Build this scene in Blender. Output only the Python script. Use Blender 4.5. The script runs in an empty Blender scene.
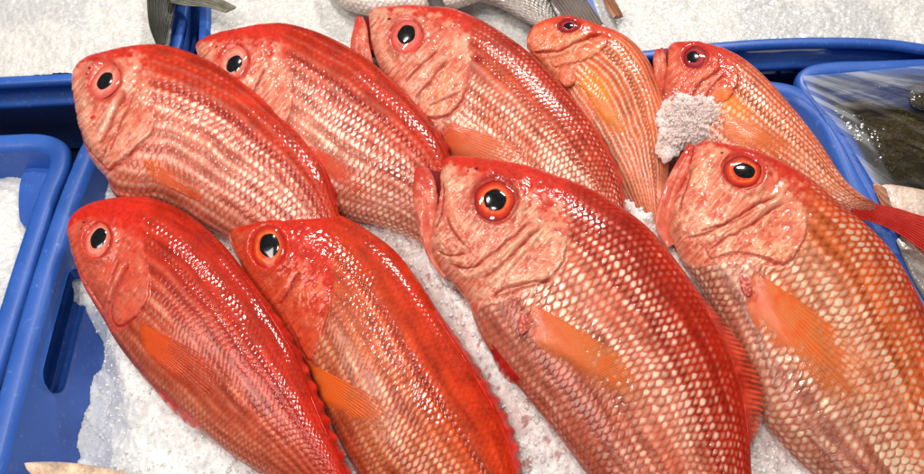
import bpy, math, random
import numpy as np
from mathutils import Vector
from mathutils.bvhtree import BVHTree

random.seed(7)
RNG = np.random.default_rng(11)
scene = bpy.context.scene
COL = scene.collection

# ------------------------------------------------------------------ camera
W0, H0 = 924.0, 474.0
FPX = 800.0
PITCH = math.radians(58.0)
DIST = 0.80
TARGET = np.array([0.0, 0.0, 0.08])
FWD = np.array([0.0, math.cos(PITCH), -math.sin(PITCH)])
RIGHT = np.array([1.0, 0.0, 0.0])
UP = np.array([0.0, math.sin(PITCH), math.cos(PITCH)])
CAM = TARGET - FWD * DIST


def at(px, py, z):
    """point of the place at height z seen at photo position (px, py)"""
    px = np.asarray(px, float); py = np.asarray(py, float); z = np.asarray(z, float)
    d = (FWD + ((px - W0 / 2) / FPX)[..., None] * RIGHT - ((py - H0 / 2) / FPX)[..., None] * UP)
    t = (z - CAM[2]) / d[..., 2]
    return CAM + d * t[..., None]


def ray(px, py):
    d = FWD + (px - W0 / 2) / FPX * RIGHT - (py - H0 / 2) / FPX * UP
    return d / np.linalg.norm(d)


def seen(P):
    r = P - CAM
    zc = r @ FWD
    return W0 / 2 + FPX * (r @ RIGHT) / zc, H0 / 2 - FPX * (r @ UP) / zc


cam = bpy.data.cameras.new('camera')
cam.sensor_fit = 'HORIZONTAL'
cam.sensor_width = 36.0
cam.lens = 36.0 * FPX / W0
cam.clip_start = 0.01
cam.clip_end = 50.0
co = bpy.data.objects.new('camera', cam)
co.location = CAM
co.rotation_euler = (math.pi / 2 - PITCH, 0, 0)
COL.objects.link(co)
scene.camera = co

# ------------------------------------------------------------------ numeric helpers


def sm(a, b, x):
    t = np.clip((x - a) / (b - a), 0, 1)
    return t * t * (3 - 2 * t)


def hash2(i, j, seed):
    i = i.astype(np.int64); j = j.astype(np.int64)
    h = (i * 374761393 + j * 668265263 + seed * 2147483647 + 1013904223) & 0xFFFFFFFF
    h = ((h ^ (h >> 13)) * 1274126177) & 0xFFFFFFFF
    h = ((h ^ (h >> 16)) * 2246822519) & 0xFFFFFFFF
    return ((h ^ (h >> 15)) & 0xFFFFFF) / float(0xFFFFFF)


def vnoise(x, y, seed=0):
    i = np.floor(x); j = np.floor(y)
    fx = x - i; fy = y - j
    fx = fx * fx * fx * (fx * (fx * 6 - 15) + 10); fy = fy * fy * fy * (fy * (fy * 6 - 15) + 10)
    a = hash2(i, j, seed); b = hash2(i + 1, j, seed); c = hash2(i, j + 1, seed); d = hash2(i + 1, j + 1, seed)
    return (a * (1 - fx) + b * fx) * (1 - fy) + (c * (1 - fx) + d * fx) * fy - 0.5


def fbm(x, y, seed=0, octv=4, gain=0.5):
    s = np.zeros_like(x); a = 1.0
    for o in range(octv):
        c, n = math.cos(0.6 * o), math.sin(0.6 * o)
        s += a * vnoise((x * c - y * n) * 2 ** o + 17.3 * o, (x * n + y * c) * 2 ** o - 9.1 * o, seed + o)
        a *= gain
    return s


def worley(x, y, seed=0):
    i = np.floor(x); j = np.floor(y)
    f1 = np.full(x.shape, 9.0); f2 = np.full(x.shape, 9.0); hid = np.zeros(x.shape)
    for di in (-1, 0, 1):
        for dj in (-1, 0, 1):
            ci = i + di; cj = j + dj
            d = np.hypot(ci + hash2(ci, cj, seed) - x, cj + hash2(ci, cj, seed + 5) - y)
            hid = np.where(d < f1, hash2(ci, cj, seed + 9), hid)
            f2 = np.where(d < f1, f1, np.minimum(f2, d))
            f1 = np.minimum(f1, d)
    return f1, f2, hid


def spline(pts, n, closed=False, power=1.0):
    """centripetal-ish Catmull-Rom through pts, resampled to n points evenly by length"""
    p = np.asarray(pts, float)
    q = np.vstack([p[-1:], p, p[:2]]) if closed else np.vstack([2 * p[:1] - p[1:2], p, 2 * p[-1:] - p[-2:-1]])
    out = []
    m = len(p) if closed else len(p) - 1
    for k in range(m):
        p0, p1, p2, p3 = q[k], q[k + 1], q[k + 2], q[k + 3]
        d = np.linalg.norm(p2 - p1) + 1e-9
        d0 = np.linalg.norm(p1 - p0) + 1e-9; d1 = np.linalg.norm(p3 - p2) + 1e-9
        m1 = ((p1 - p0) / d0 + (p2 - p1) / d) * 0.5 * d; m2 = ((p2 - p1) / d + (p3 - p2) / d1) * 0.5 * d
        t = np.linspace(0, 1, 24, endpoint=False)[:, None]
        out.append((2 * t**3 - 3 * t**2 + 1) * p1 + (t**3 - 2 * t**2 + t) * m1 + (-2 * t**3 + 3 * t**2) * p2 + (t**3 - t**2) * m2)
    out = np.vstack(out + [p[:1] if closed else p[-1:]])
    L = np.concatenate([[0], np.cumsum(np.linalg.norm(np.diff(out, axis=0), axis=1))])
    s = np.linspace(0, 1, n, endpoint=not closed) ** power * L[-1]
    return np.stack([np.interp(s, L, out[:, k]) for k in range(p.shape[1])], 1)


def linedist(pts, X, Y):
    """distance to an open polyline and position 0..1 along it"""
    p = np.asarray(pts, float)
    best = np.full(X.shape, 1e9); par = np.zeros(X.shape)
    n = len(p) - 1
    for k in range(n):
        a, b = p[k], p[k + 1]
        ab = b - a
        t = np.clip(((X - a[0]) * ab[0] + (Y - a[1]) * ab[1]) / (ab @ ab + 1e-12), 0, 1)
        d = np.hypot(X - a[0] - t * ab[0], Y - a[1] - t * ab[1])
        par = np.where(d < best, (k + t) / n, par)
        best = np.minimum(best, d)
    return best, par


def inside(poly, X, Y):
    p = np.asarray(poly, float)
    c = np.zeros(X.shape, bool)
    for k in range(len(p)):
        x0, y0 = p[k - 1]; x1, y1 = p[k]
        if y0 == y1:
            continue
        cond = ((y0 > Y) != (y1 > Y)) & (X < (x1 - x0) * (Y - y0) / (y1 - y0) + x0)
        c ^= cond
    return c


def polysd(poly, X, Y):
    p = list(poly) + [poly[0]]
    d, par = linedist(p, X, Y)
    return np.where(inside(poly, X, Y), d, -d), par


def mixc(a, b, t):
    return a + (b - a) * t[..., None]


def lin(r, g, b):
    def f(c):
        c /= 255.0
        return c / 12.92 if c <= 0.04045 else ((c + 0.055) / 1.055) ** 2.4
    return np.array([f(r), f(g), f(b)])


# ------------------------------------------------------------------ object helpers


def mesh_obj(name, V, F, mat, parent=None, col=None, smooth=True, gloss=None, silver=None):
    """V (n,3) world, F (m,4) or (m,3) int array; ONE mesh object"""
    V = np.asarray(V, np.float32)
    org = np.array(parent_loc(parent), np.float32)
    me = bpy.data.meshes.new(name)
    if isinstance(F, np.ndarray):
        k = F.shape[1]
        me.vertices.add(len(V)); me.vertices.foreach_set('co', (V - org).ravel())
        me.loops.add(F.size); me.loops.foreach_set('vertex_index', F.astype(np.int32).ravel())
        me.polygons.add(len(F))
        me.polygons.foreach_set('loop_start', np.arange(0, F.size, k, dtype=np.int32))
        me.polygons.foreach_set('loop_total', np.full(len(F), k, np.int32))
        me.update(calc_edges=True)
    else:
        me.from_pydata([tuple(v) for v in (V - org).tolist()], [], F)
    if smooth:
        me.polygons.foreach_set('use_smooth', np.ones(len(me.polygons), bool))
    if col is not None:
        a = me.attributes.new('Col', 'FLOAT_COLOR', 'POINT')
        c = np.ones((len(V), 4), np.float32); c[:, :3] = np.clip(col, 0, 1)
        if gloss is not None:
            c[:, 3] = gloss
        a.data.foreach_set('color', c.ravel())
    if silver is not None:
        a = me.attributes.new('Silver', 'FLOAT', 'POINT'); a.data.foreach_set('value', np.clip(silver, 0, 1).astype(np.float32))
    me.validate()
    me.materials.append(mat)
    o = bpy.data.objects.new(name, me)
    COL.objects.link(o)
    if parent is not None:
        o.parent = parent
    return o


LOC = {}


def parent_loc(p):
    return LOC.get(p.name, (0, 0, 0)) if p is not None else (0, 0, 0)


def thing(name, label, cat, loc, group=None):
    o = bpy.data.objects.new(name, None)
    o.empty_display_size = 0.05
    COL.objects.link(o)
    o.location = loc
    o['label'] = label; o['category'] = cat
    if group:
        o['group'] = group
    LOC[o.name] = tuple(loc)
    return o


def sub(o, parent):
    """remember the world origin of a mesh part so sub-parts can hang on it"""
    LOC[o.name] = parent_loc(parent)
    return o


def tag(o, label=None, cat=None, group=None, kind=None):
    if label: o['label'] = label
    if cat: o['category'] = cat
    if group: o['group'] = group
    if kind: o['kind'] = kind
    return o


def gridfaces(nu, nv, wrapv=False, base=0, flip=False):
    i = np.arange(nu - 1)[:, None]; j = np.arange(nv if wrapv else nv - 1)[None, :]
    j2 = (j + 1) % nv
    f = np.stack([i * nv + j, (i + 1) * nv + j, (i + 1) * nv + j2, i * nv + j2], -1).reshape(-1, 4) + base
    return f[:, ::-1] if flip else f


def slab(P, N, th):
    """closed thin shell from a grid P (nu,nv,3): top surface P, underside P - N*th"""
    nu, nv = P.shape[:2]
    n = nu * nv
    Q = P - N * th
    V = np.vstack([P.reshape(-1, 3), Q.reshape(-1, 3)])
    F = [gridfaces(nu, nv), gridfaces(nu, nv, base=n, flip=True)]
    loop = [(i, 0) for i in range(nu)] + [(nu - 1, j) for j in range(1, nv)] + [(i, nv - 1) for i in range(nu - 2, -1, -1)] + [(0, j) for j in range(nv - 2, 0, -1)]
    ids = np.array([i * nv + j for i, j in loop]); nx = np.roll(ids, -1)
    F.append(np.stack([nx, ids, ids + n, nx + n], 1))
    return V, np.vstack(F)


def gridnormals(P):
    du = np.gradient(P, axis=0); dv = np.gradient(P, axis=1)
    n = np.cross(du, dv)
    n /= np.linalg.norm(n, axis=-1, keepdims=True) + 1e-12
    return n


# ------------------------------------------------------------------ materials


def new_mat(name):
    m = bpy.data.materials.new(name); m.use_nodes = True
    nt = m.node_tree
    for n in list(nt.nodes):
        nt.nodes.remove(n)
    out = nt.nodes.new('ShaderNodeOutputMaterial')
    b = nt.nodes.new('ShaderNodeBsdfPrincipled')
    nt.links.new(b.outputs[0], out.inputs[0])
    return m, nt, b


def noise_node(nt, scale, detail=3, coord='Object'):
    tc = nt.nodes.new('ShaderNodeTexCoord')
    n = nt.nodes.new('ShaderNodeTexNoise')
    n.inputs['Scale'].default_value = scale; n.inputs['Detail'].default_value = detail
    nt.links.new(tc.outputs[coord], n.inputs['Vector'])
    return n


def ramp(nt, src, a, b, ca, cb):
    r = nt.nodes.new('ShaderNodeValToRGB')
    r.color_ramp.elements[0].position = a; r.color_ramp.elements[1].position = b
    r.color_ramp.elements[0].color = (*ca, 1); r.color_ramp.elements[1].color = (*cb, 1)
    nt.links.new(src, r.inputs[0])
    return r


def skin_material(name, rough, coat, coat_rough, sss, bump, bump_scale, trans=0.0, spec=0.5, sheen=False):
    m, nt, b = new_mat(name)
    at_ = nt.nodes.new('ShaderNodeAttribute'); at_.attribute_name = 'Col'
    n1 = noise_node(nt, 900, 3)
    mx = nt.nodes.new('ShaderNodeMix'); mx.data_type = 'RGBA'; mx.blend_type = 'MULTIPLY'
    mx.inputs[0].default_value = 0.35
    r = ramp(nt, n1.outputs[0], 0.3, 0.7, (0.72, 0.66, 0.64), (1.0, 1.0, 1.0))
    nt.links.new(at_.outputs['Color'], mx.inputs[6]); nt.links.new(r.outputs[0], mx.inputs[7])
    nt.links.new(mx.outputs[2], b.inputs['Base Color'])
    n2 = noise_node(nt, 260, 4)
    mr = nt.nodes.new('ShaderNodeMapRange')
    mr.inputs[1].default_value = 0.3; mr.inputs[2].default_value = 0.7
    mr.inputs[3].default_value = rough - 0.1; mr.inputs[4].default_value = rough + 0.12
    nt.links.new(n2.outputs[0], mr.inputs[0]); nt.links.new(mr.outputs[0], b.inputs['Roughness'])
    n3 = noise_node(nt, bump_scale, 3)
    bp = nt.nodes.new('ShaderNodeBump'); bp.inputs['Strength'].default_value = bump; bp.inputs['Distance'].default_value = 0.001
    nt.links.new(n3.outputs[0], bp.inputs['Height'])
    nt.links.new(bp.outputs[0], b.inputs['Normal'])
    b.inputs['Coat Weight'].default_value = coat; b.inputs['Coat Roughness'].default_value = coat_rough
    b.inputs['Specular IOR Level'].default_value = spec
    nt.links.new(at_.outputs['Alpha'], b.inputs['Alpha'])
    if sss:
        b.inputs['Subsurface Weight'].default_value = sss
        b.inputs['Subsurface Radius'].default_value = (1.0, 0.35, 0.2)
        b.inputs['Subsurface Scale'].default_value = 0.003
    if sheen:
        sa = nt.nodes.new('ShaderNodeAttribute'); sa.attribute_name = 'Silver'
        m1 = nt.nodes.new('ShaderNodeMapRange'); m1.inputs[3].default_value = spec; m1.inputs[4].default_value = 0.6
        nt.links.new(sa.outputs['Fac'], m1.inputs[0]); nt.links.new(m1.outputs[0], b.inputs['Specular IOR Level'])
        m2 = nt.nodes.new('ShaderNodeMath'); m2.operation = 'MULTIPLY'; m2.inputs[1].default_value = 0.45
        nt.links.new(sa.outputs['Fac'], m2.inputs[0]); nt.links.new(m2.outputs[0], b.inputs['Metallic'])
    if trans:
        b.inputs['Transmission Weight'].default_value = trans
    return m


SKIN = skin_material('wet_red_skin', 0.42, 0.50, 0.085, 0.02, 0.16, 900, spec=0.10, sheen=True)
FIN = skin_material('wet_fin_membrane', 0.42, 0.4, 0.10, 0.0, 0.25, 700, spec=0.2)
GREYSKIN = skin_material('wet_grey_skin', 0.4, 0.5, 0.16, 0.0, 0.4, 500)
DARKSKIN = skin_material('wet_dark_skin', 0.45, 0.45, 0.08, 0.0, 0.4, 700, spec=0.1)
EYEM = skin_material('eye_iris', 0.5, 0.25, 0.04, 0.0, 0.05, 900, spec=0.12)

PUPIL, nt, b = new_mat('eye_pupil')
n = noise_node(nt, 300, 2)
r = ramp(nt, n.outputs[0], 0.4, 0.75, (0.004, 0.004, 0.005), (0.012, 0.013, 0.016))
nt.links.new(r.outputs[0], b.inputs['Base Color'])
b.inputs['Roughness'].default_value = 0.12; b.inputs['Coat Weight'].default_value = 1.0; b.inputs['Coat Roughness'].default_value = 0.04


def plastic(name, c0, c1):
    m, nt, b = new_mat(name)
    n1 = noise_node(nt, 14, 5)
    r1 = ramp(nt, n1.outputs[0], 0.35, 0.7, c0, c1)
    # scuffs
    n2 = noise_node(nt, 120, 8)
    n2.inputs['Roughness'].default_value = 0.75
    r2 = ramp(nt, n2.outputs[0], 0.58, 0.70, (0, 0, 0), (1, 1, 1))
    mx = nt.nodes.new('ShaderNodeMix'); mx.data_type = 'RGBA'
    ml = nt.nodes.new('ShaderNodeMath'); ml.operation = 'MULTIPLY'; ml.inputs[1].default_value = 0.6
    nt.links.new(r2.outputs[0], ml.inputs[0]); nt.links.new(ml.outputs[0], mx.inputs[0])
    nt.links.new(r1.outputs[0], mx.inputs[6]); mx.inputs[7].default_value = (0.22, 0.32, 0.66, 1)
    nt.links.new(mx.outputs[2], b.inputs['Base Color'])
    n4 = noise_node(nt, 1.0, 6); n4.inputs['Roughness'].default_value = .7
    mp4 = nt.nodes.new('ShaderNodeMapping'); mp4.inputs['Scale'].default_value = (420, 26, 60); mp4.inputs['Rotation'].default_value = (0, 0, .5)
    nt.links.new(n4.inputs['Vector'].links[0].from_socket, mp4.inputs[0]); nt.links.new(mp4.outputs[0], n4.inputs['Vector'])
    r4 = ramp(nt, n4.outputs[0], 0.62, 0.70, (0, 0, 0), (.4, .4, .4))
    mx4 = nt.nodes.new('ShaderNodeMix'); mx4.data_type = 'RGBA'
    nt.links.new(r4.outputs[0], mx4.inputs[0]); nt.links.new(mx.outputs[2], mx4.inputs[6]); mx4.inputs[7].default_value = (0.20, 0.30, 0.66, 1)
    nt.links.new(mx4.outputs[2], b.inputs['Base Color'])
    mr = nt.nodes.new('ShaderNodeMapRange'); mr.inputs[3].default_value = 0.3; mr.inputs[4].default_value = 0.5
    nt.links.new(n1.outputs[0], mr.inputs[0]); nt.links.new(mr.outputs[0], b.inputs['Roughness'])
    n3 = noise_node(nt, 300, 5)
    bp = nt.nodes.new('ShaderNodeBump'); bp.inputs['Strength'].default_value = 0.12; bp.inputs['Distance'].default_value = 0.001
    nt.links.new(n3.outputs[0], bp.inputs['Height']); nt.links.new(bp.outputs[0], b.inputs['Normal'])
    b.inputs['Specular IOR Level'].default_value = 0.5
    return m


BLUE = plastic('blue_plastic', (0.020, 0.094, 0.42), (0.034, 0.128, 0.52))

ICE, nt, b = new_mat('crushed_ice')
a_ = nt.nodes.new('ShaderNodeAttribute'); a_.attribute_name = 'Col'
nt.links.new(a_.outputs['Color'], b.inputs['Base Color'])
b.inputs['Roughness'].default_value = 0.32
b.inputs['Subsurface Weight'].default_value = 0.9
b.inputs['Subsurface Radius'].default_value = (1.0, 0.95, 0.9)
b.inputs['Subsurface Scale'].default_value = 0.007
n1 = noise_node(nt, 700, 5)
v1 = nt.nodes.new('ShaderNodeTexVoronoi'); v1.inputs['Scale'].default_value = 380
tc = nt.nodes.new('ShaderNodeTexCoord'); nt.links.new(tc.outputs['Object'], v1.inputs['Vector'])
ad = nt.nodes.new('ShaderNodeMath'); ad.operation = 'ADD'
nt.links.new(n1.outputs[0], ad.inputs[0]); nt.links.new(v1.outputs['Distance'], ad.inputs[1])
bp = nt.nodes.new('ShaderNodeBump'); bp.inputs['Strength'].default_value = 0.4; bp.inputs['Distance'].default_value = 0.0014
nt.links.new(ad.outputs[0], bp.inputs['Height']); nt.links.new(bp.outputs[0], b.inputs['Normal'])
b.inputs['Coat Weight'].default_value = 0.3; b.inputs['Coat Roughness'].default_value = 0.1

GRAIN, nt, b = new_mat('ice_grains')
a_ = nt.nodes.new('ShaderNodeAttribute'); a_.attribute_name = 'Col'
n1 = noise_node(nt, 400, 2)
r1 = ramp(nt, n1.outputs[0], 0.3, 0.7, (0.9, 0.9, 0.9), (1, 1, 1))
mx = nt.nodes.new('ShaderNodeMix'); mx.data_type = 'RGBA'; mx.blend_type = 'MULTIPLY'; mx.inputs[0].default_value = 1.0
nt.links.new(a_.outputs['Color'], mx.inputs[6]); nt.links.new(r1.outputs[0], mx.inputs[7]); nt.links.new(mx.outputs[2], b.inputs['Base Color'])
b.inputs['Roughness'].default_value = 0.12; b.inputs['Transmission Weight'].default_value = 0.08; b.inputs['IOR'].default_value = 1.31

DARK, nt, b = new_mat('dark_bench')
n1 = noise_node(nt, 8, 4)
r1 = ramp(nt, n1.outputs[0], 0.3, 0.7, (0.012, 0.013, 0.016), (0.03, 0.032, 0.038))
nt.links.new(r1.outputs[0], b.inputs['Base Color']); b.inputs['Roughness'].default_value = 0.5

# ------------------------------------------------------------------ the red fish
HITS = {}
OUTLINES = []      # (xyz) of every fish edge, the ice is packed up against them


def scale_field(a, b, Ra=1.25, Rb=1.12):
    """imbricate scales: returns radius in scale, along, across, random id of the topmost scale"""
    j0 = np.round(b)
    bestA = np.full(a.shape, 1e9)
    R = np.zeros(a.shape); DA = np.zeros(a.shape); DB = np.zeros(a.shape); ID = np.zeros(a.shape); EV = np.zeros(a.shape)
    for dj in (-1, 0, 1):
        j = j0 + dj
        off = np.where(np.mod(j, 2) == 0, 0.0, 0.5)
        i0 = np.floor(a - off)
        for di in (-2, -1, 0, 1):
            i = i0 + di
            jit = (hash2(i, j, 3) - 0.5) * 0.16
            ca = i + off + jit
            da = (a - ca) / Ra; db = (b - j - (hash2(i, j, 8) - 0.5) * 0.12) / Rb
            r = np.hypot(da, db)
            ok = (r < 1) & (ca < bestA)
            bestA = np.where(ok, ca, bestA)
            R = np.where(ok, r, R); DA = np.where(ok, da, DA); DB = np.where(ok, db, DB)
            ID = np.where(ok, hash2(i, j, 21), ID); EV = np.where(ok, np.mod(j, 2), EV)
    return R, DA, DB, ID, EV


def section(nv, k):
    """cross-section samples evenly spaced along the arc: (w across 0..1, s bulge 0..1)"""
    ph = np.linspace(0, math.pi, 2001)
    w = (1 - np.cos(ph)) / 2; s = np.sin(ph) ** 0.85
    L = np.concatenate([[0], np.cumsum(np.hypot(np.diff(w), np.diff(s) * k))])
    q = np.linspace(0, L[-1], nv)
    return np.interp(q, L, w), np.interp(q, L, s)


def prof(x, pts):
    return np.interp(x, [p[0] for p in pts], [p[1] for p in pts])


RED_HEAD = lin(212, 58, 44)
PINK = lin(226, 140, 118)
PALE = lin(240, 190, 168)
DEEP = lin(170, 22, 14)


def make_fish(S):
    nu, nv, nb = S.get('nu', 620), S.get('nv', 280), 18
    z0, z1, roll = S['z0'], S['z1'], S.get('roll', 0.012)
    Dp = spline(S['D'], nu); Vp = spline(S['V'], nu)
    u = np.linspace(0, 1, nu)
    zc = z0 + (z1 - z0) * u
    grow = sm(0, 0.25, u)
    D = at(Dp[:, 0], Dp[:, 1], zc + roll * grow); V = at(Vp[:, 0], Vp[:, 1], zc - roll * grow)
    hgt = np.linalg.norm(D - V, axis=1)
    T = S.get('thick', 0.19) * hgt.max()
    hp = T * prof(u, [(0, .10), (.02, .30), (.06, .52), (.12, .70), (.22, .90), (.36, 1), (.62, .93), (.85, .62), (1, .3)])
    k = 7
    hp = np.convolve(np.pad(hp, k * 3, 'edge'), np.ones(6 * k + 1) / (6 * k + 1), 'valid')
    w, s = section(nv, 2 * T / hgt.max())
    P0 = D[:, None] * (1 - w)[None, :, None] + V[:, None] * w[None, :, None]
    P0[..., 2] += hp[:, None] * s[None, :]
    N0 = gridnormals(P0)
    if N0[nu // 2, nv // 2, 2] < 0:
        N0 = -N0
    X, Y = seen(P0.reshape(-1, 3)); X = X.reshape(nu, nv); Y = Y.reshape(nu, nv)
    Ug = np.repeat(u[:, None], nv, 1); Wg = np.repeat(w[None, :], nu, 0)
    mid = P0[:, nv // 2]
    sl = np.concatenate([[0], np.cumsum(np.linalg.norm(np.diff(mid, axis=0), axis=1))])
    length = sl[-1]
    pxmm = FPX / np.mean((P0.reshape(-1, 3) - CAM) @ FWD)      # px per metre near the fish
    sd = S['seed']
    # head mask from the traced gill edge
    op = np.asarray(S['oper'], float)
    wv, uv = [], []
    for q in op:
        kk = np.argmin((X - q[0]) ** 2 + (Y - q[1]) ** 2); ii, jj = divmod(int(kk), nv)
        wv.append(jj / (nv - 1)); uv.append(u[ii])
    o_ = np.argsort(wv); wv = np.array(wv)[o_]; uv = np.array(uv)[o_]
    vv = np.linspace(0, 1, nv)
    uop = np.interp(vv, wv, uv)
    uop = np.convolve(np.pad(uop, 8, 'edge'), np.ones(17) / 17, 'valid')
    dh = (Ug - uop[None, :]) * length * pxmm                     # px behind gill edge
    nape = sm(.5, .15, Wg)
    body = sm(-1.0 - 12 * nape, 3.0 + 8 * nape, dh + (3.0 + 8 * nape) * fbm(X / 6, Y / 6, sd, 3))
    head = 1 - body
    # ---- scales
    rows = round(S.get('rows', 24) * 1.5)
    Vg = np.repeat(vv[None, :], nu, 0)
    wav = fbm(Ug * 5, Vg * 3, sd + 40, 3) * 0.5
    bb = Vg * rows + wav + .35 * fbm(Ug * 16, Vg * 9, sd + 41, 2)
    pitch = S.get('pitch', 1.12) * hgt.max() * 0.98 / rows
    aa = np.repeat((sl / pitch)[:, None], nv, 1) + fbm(Ug * 9, Vg * 5, sd + 50, 3) * 0.9
    R, DA, DB, ID, EV = scale_field(aa, bb)
    edgefade = sm(0.0, 0.06, Wg) * sm(1.0, 0.95, Wg)
    relief = prof(w, S.get('relief', [(0, .25), (.15, .55), (.35, .9), (.8, 1.0), (1, .6)]))[None, :]
    rel = pitch * 0.11 * relief
    hs = (0.9 * DA - 0.5 * DB ** 2) * (1 - R ** 10)
    tl1 = np.mod(ID * 7.31, 1) - .5; tl2 = np.mod(ID * 13.7, 1) - .5
    disp = rel * (hs + 0.55 * tl1 * DB + 0.5 * tl2 * (DA - .5)) * body
    disp += 0.0008 * fbm(X / 30, Y / 30, sd + 3, 2)
    # ---- skin colours
    N1 = fbm(X / 14, Y / 14, sd + 1, 4); N2 = fbm(X / 5, Y / 5, sd + 2, 3); N3 = fbm(X / 2.2, Y / 2.2, sd + 5, 3)
    wn = np.clip(Wg + 0.05 * N1, 0, 1)
    cb = np.zeros((nu, nv, 3))
    stops = S['tint']
    for c in range(3):
        cb[..., c] = np.interp(wn, [q[0] for q in stops], [q[1][c] for q in stops])
    pale = np.array(S.get('pale', lin(243, 208, 184)))
    sil = prof(np.clip(wn, 0, 1), S['silver'])
    sil = sil * np.clip(1 + 1.3 * fbm(Ug * 4 + sd, Wg * 6, sd + 77, 3), .25, 1.5)
    sil = sil * prof(Ug, S.get('silver_u', [(0, 1), (1, 1)]))
    bs = prof(w, S.get('blob', [(0, .8), (.35, .95), (.5, 1.1), (.7, 1.15), (1, 1.1)]))[None, :]
    blob = np.exp(-(((DA - 0.54) / (0.22 * bs)) ** 2 + (DB / (0.31 * bs)) ** 2))
    streak = np.clip(1 + 1.5 * fbm(aa / 7, bb * .9, sd + 88, 3) + 1.0 * fbm(aa / 2.5, bb * .8, sd + 89, 2), .15, 1.7)
    rnd = (0.6 + 0.6 * ID + 0.6 * N2) * streak * np.clip(.95 + 1.2 * fbm(Ug * 7 + 3, Wg * 5, sd + 66, 3), .4, 1.3)
    spot = np.clip(blob * 1.45 * rnd * sil * (1 - S.get('alt', .62) * EV), 0, 1)
    # pale lines along the scale rows
    sp_ = S.get('sper', 2)
    line = np.abs(np.mod(bb / sp_ + 0.5, 1) - 0.5) * 2
    st = S.get('stripe', 0.0) * np.exp(-(line / 0.42) ** 2) * prof(wn, S.get('stripe_w', [(0, 0), (.3, .3), (.5, 1), (.85, 1), (1, .5)]))
    spot = np.clip(np.maximum(spot, st * (0.75 + 0.5 * N2)), 0, 1)
    # lateral line: a row of dark notched pores
    lrow = round(rows * S.get('latline', .40)) + .25
    lat = np.exp(-((bb - lrow - .25 * np.sin(2 * math.pi * aa)) / 0.30) ** 2) * body
    disp -= rel * 0.9 * lat
    spot = spot * (1 - .8 * lat)
    bk = sm(.62, .25, wn)[..., None]                              # deep pigment on the back, rosier flank
    cb = cb * (np.array([.88, .90, .60]) * bk + np.array([.86, .62, .46]) * (1 - bk)) + np.array([0, .008, 0])
    odd = np.exp(-((1 - np.abs(np.mod(bb / 2 + 0.5, 1) - 0.5) * 2) / .32) ** 2)
    cb = cb * (1 - .30 * odd * sm(.1, .4, wn))[..., None]
    flank = np.clip(.16 * S.get('alt', .62) / .62 * sil * (.5 + .8 * streak * .5) * sm(.3, .55, wn), 0, .6)
    cb = mixc(cb, pale[None, None], flank)
    cbody = mixc(cb * (1 + 0.22 * N1 + 0.3 * N3 + .25 * (streak - 1))[..., None], pale[None, None], spot)
    fadeb = np.clip(.75 + 1.2 * fbm(Ug * 7 + 3, Wg * 5, sd + 66, 3), .35, 1)
    rim = fadeb * sm(0.74, 0.93, R) * sm(.25, .7, DA) * sm(.75, .35, np.abs(DB)) * prof(wn, S.get('rim', [(0, .3), (1, .8)]))
    cbody = mixc(cbody, (S.get('rimc', cb * np.array([.55, .42, .42]))), np.clip(rim * (.6 + .5 * ID) + .45 * lat, 0, 1))
    # ---- head colours
    hr = S.get('head_red', RED_HEAD); hk = S.get('head_pink', PINK); hl = S.get('head_pale', PALE)
    mot = sm(-0.15, 0.35, N1 + 0.7 * N2)
    topred = sm(S.get('red_to', 0.42), S.get('red_to', 0.42) - 0.22, wn + 0.18 * N2)
    ch = mixc(np.broadcast_to(hk, (nu, nv, 3)), hl[None, None], mot * .8 * S.get('pale_amt', 0.75))
    ch = mixc(ch, hr[None, None], np.clip(topred + 0.30 * sm(0.05, 0.45, -.5 * N1 + 0.8 * N2 + .6 * N3), 0, 1))
    ch = ch * (.92 + 0.26 * N3 + 0.22 * N2)[..., None]
    disp += head * S.get('bump', 1.0) * (0.0004 * N2 + 0.0004 * fbm(X / 3.2, Y / 3.2, sd + 9, 3) + 0.0006 * N1)
    fib = fbm((X + .9 * Y) / 2.6, (X - 1.1 * Y) / 15, sd + 120, 4)
    fa = sm(.25, .5, wn) * S.get('bump', 1.0)
    disp += head * fa * .0006 * fib
    ch = mixc(ch, (hl * np.array([1.06, 1.12, 1.16]))[None, None], np.clip(1.25 * fib * fa, 0, .8)); ch = mixc(ch, (hr * np.array([.85, 1.1, 1.1]))[None, None], np.clip(-1.2 * fib * fa, 0, .5))
    mm = 1.0 / pxmm * 1.0                                        # metres per photo px
    label = np.zeros((nu, nv), int)
    for ft in S['feat']:
        kind, pts = ft[0], ft[1]
        if kind in 'gr':
            d, par = linedist(spline(pts, 40), X + 1.8 * N1, Y + 1.8 * N1)
            wd, am = ft[2] * (.8 if kind == 'g' else .9), ft[3]
            fade = sm(0, 0.12, par) * sm(1, 0.88, par)
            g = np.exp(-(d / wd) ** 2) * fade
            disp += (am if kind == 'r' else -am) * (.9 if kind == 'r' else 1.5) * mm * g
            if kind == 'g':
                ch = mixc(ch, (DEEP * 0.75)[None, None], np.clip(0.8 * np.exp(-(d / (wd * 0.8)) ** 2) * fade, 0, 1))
            else:
                ch = mixc(ch, hl[None, None], np.clip(0.5 * g * (1 + N2), 0, 1))
        elif kind == 'p':
            wd, am = ft[2], ft[3]
            dsg, par = polysd(spline(pts, 80, closed=True), X + 1.5 * N2, Y + 1.5 * N2)
            pc_ = np.mean(np.asarray(pts, float), 0); dv_ = pc_ - np.array(S['eye'][:2]); dv_ /= np.linalg.norm(dv_)
            rad_ = np.max(np.linalg.norm(np.asarray(pts, float) - pc_, axis=1))
            aft = sm(-.45, .55, ((X - pc_[0]) * dv_[0] + (Y - pc_[1]) * dv_[1]) / rad_)
            disp += 1.25 * am * mm * sm(-0.12 * wd, .35 * wd, dsg) * aft - 0.9 * mm * np.exp(-((dsg + 1.5) / 1.0) ** 2) * aft
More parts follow.
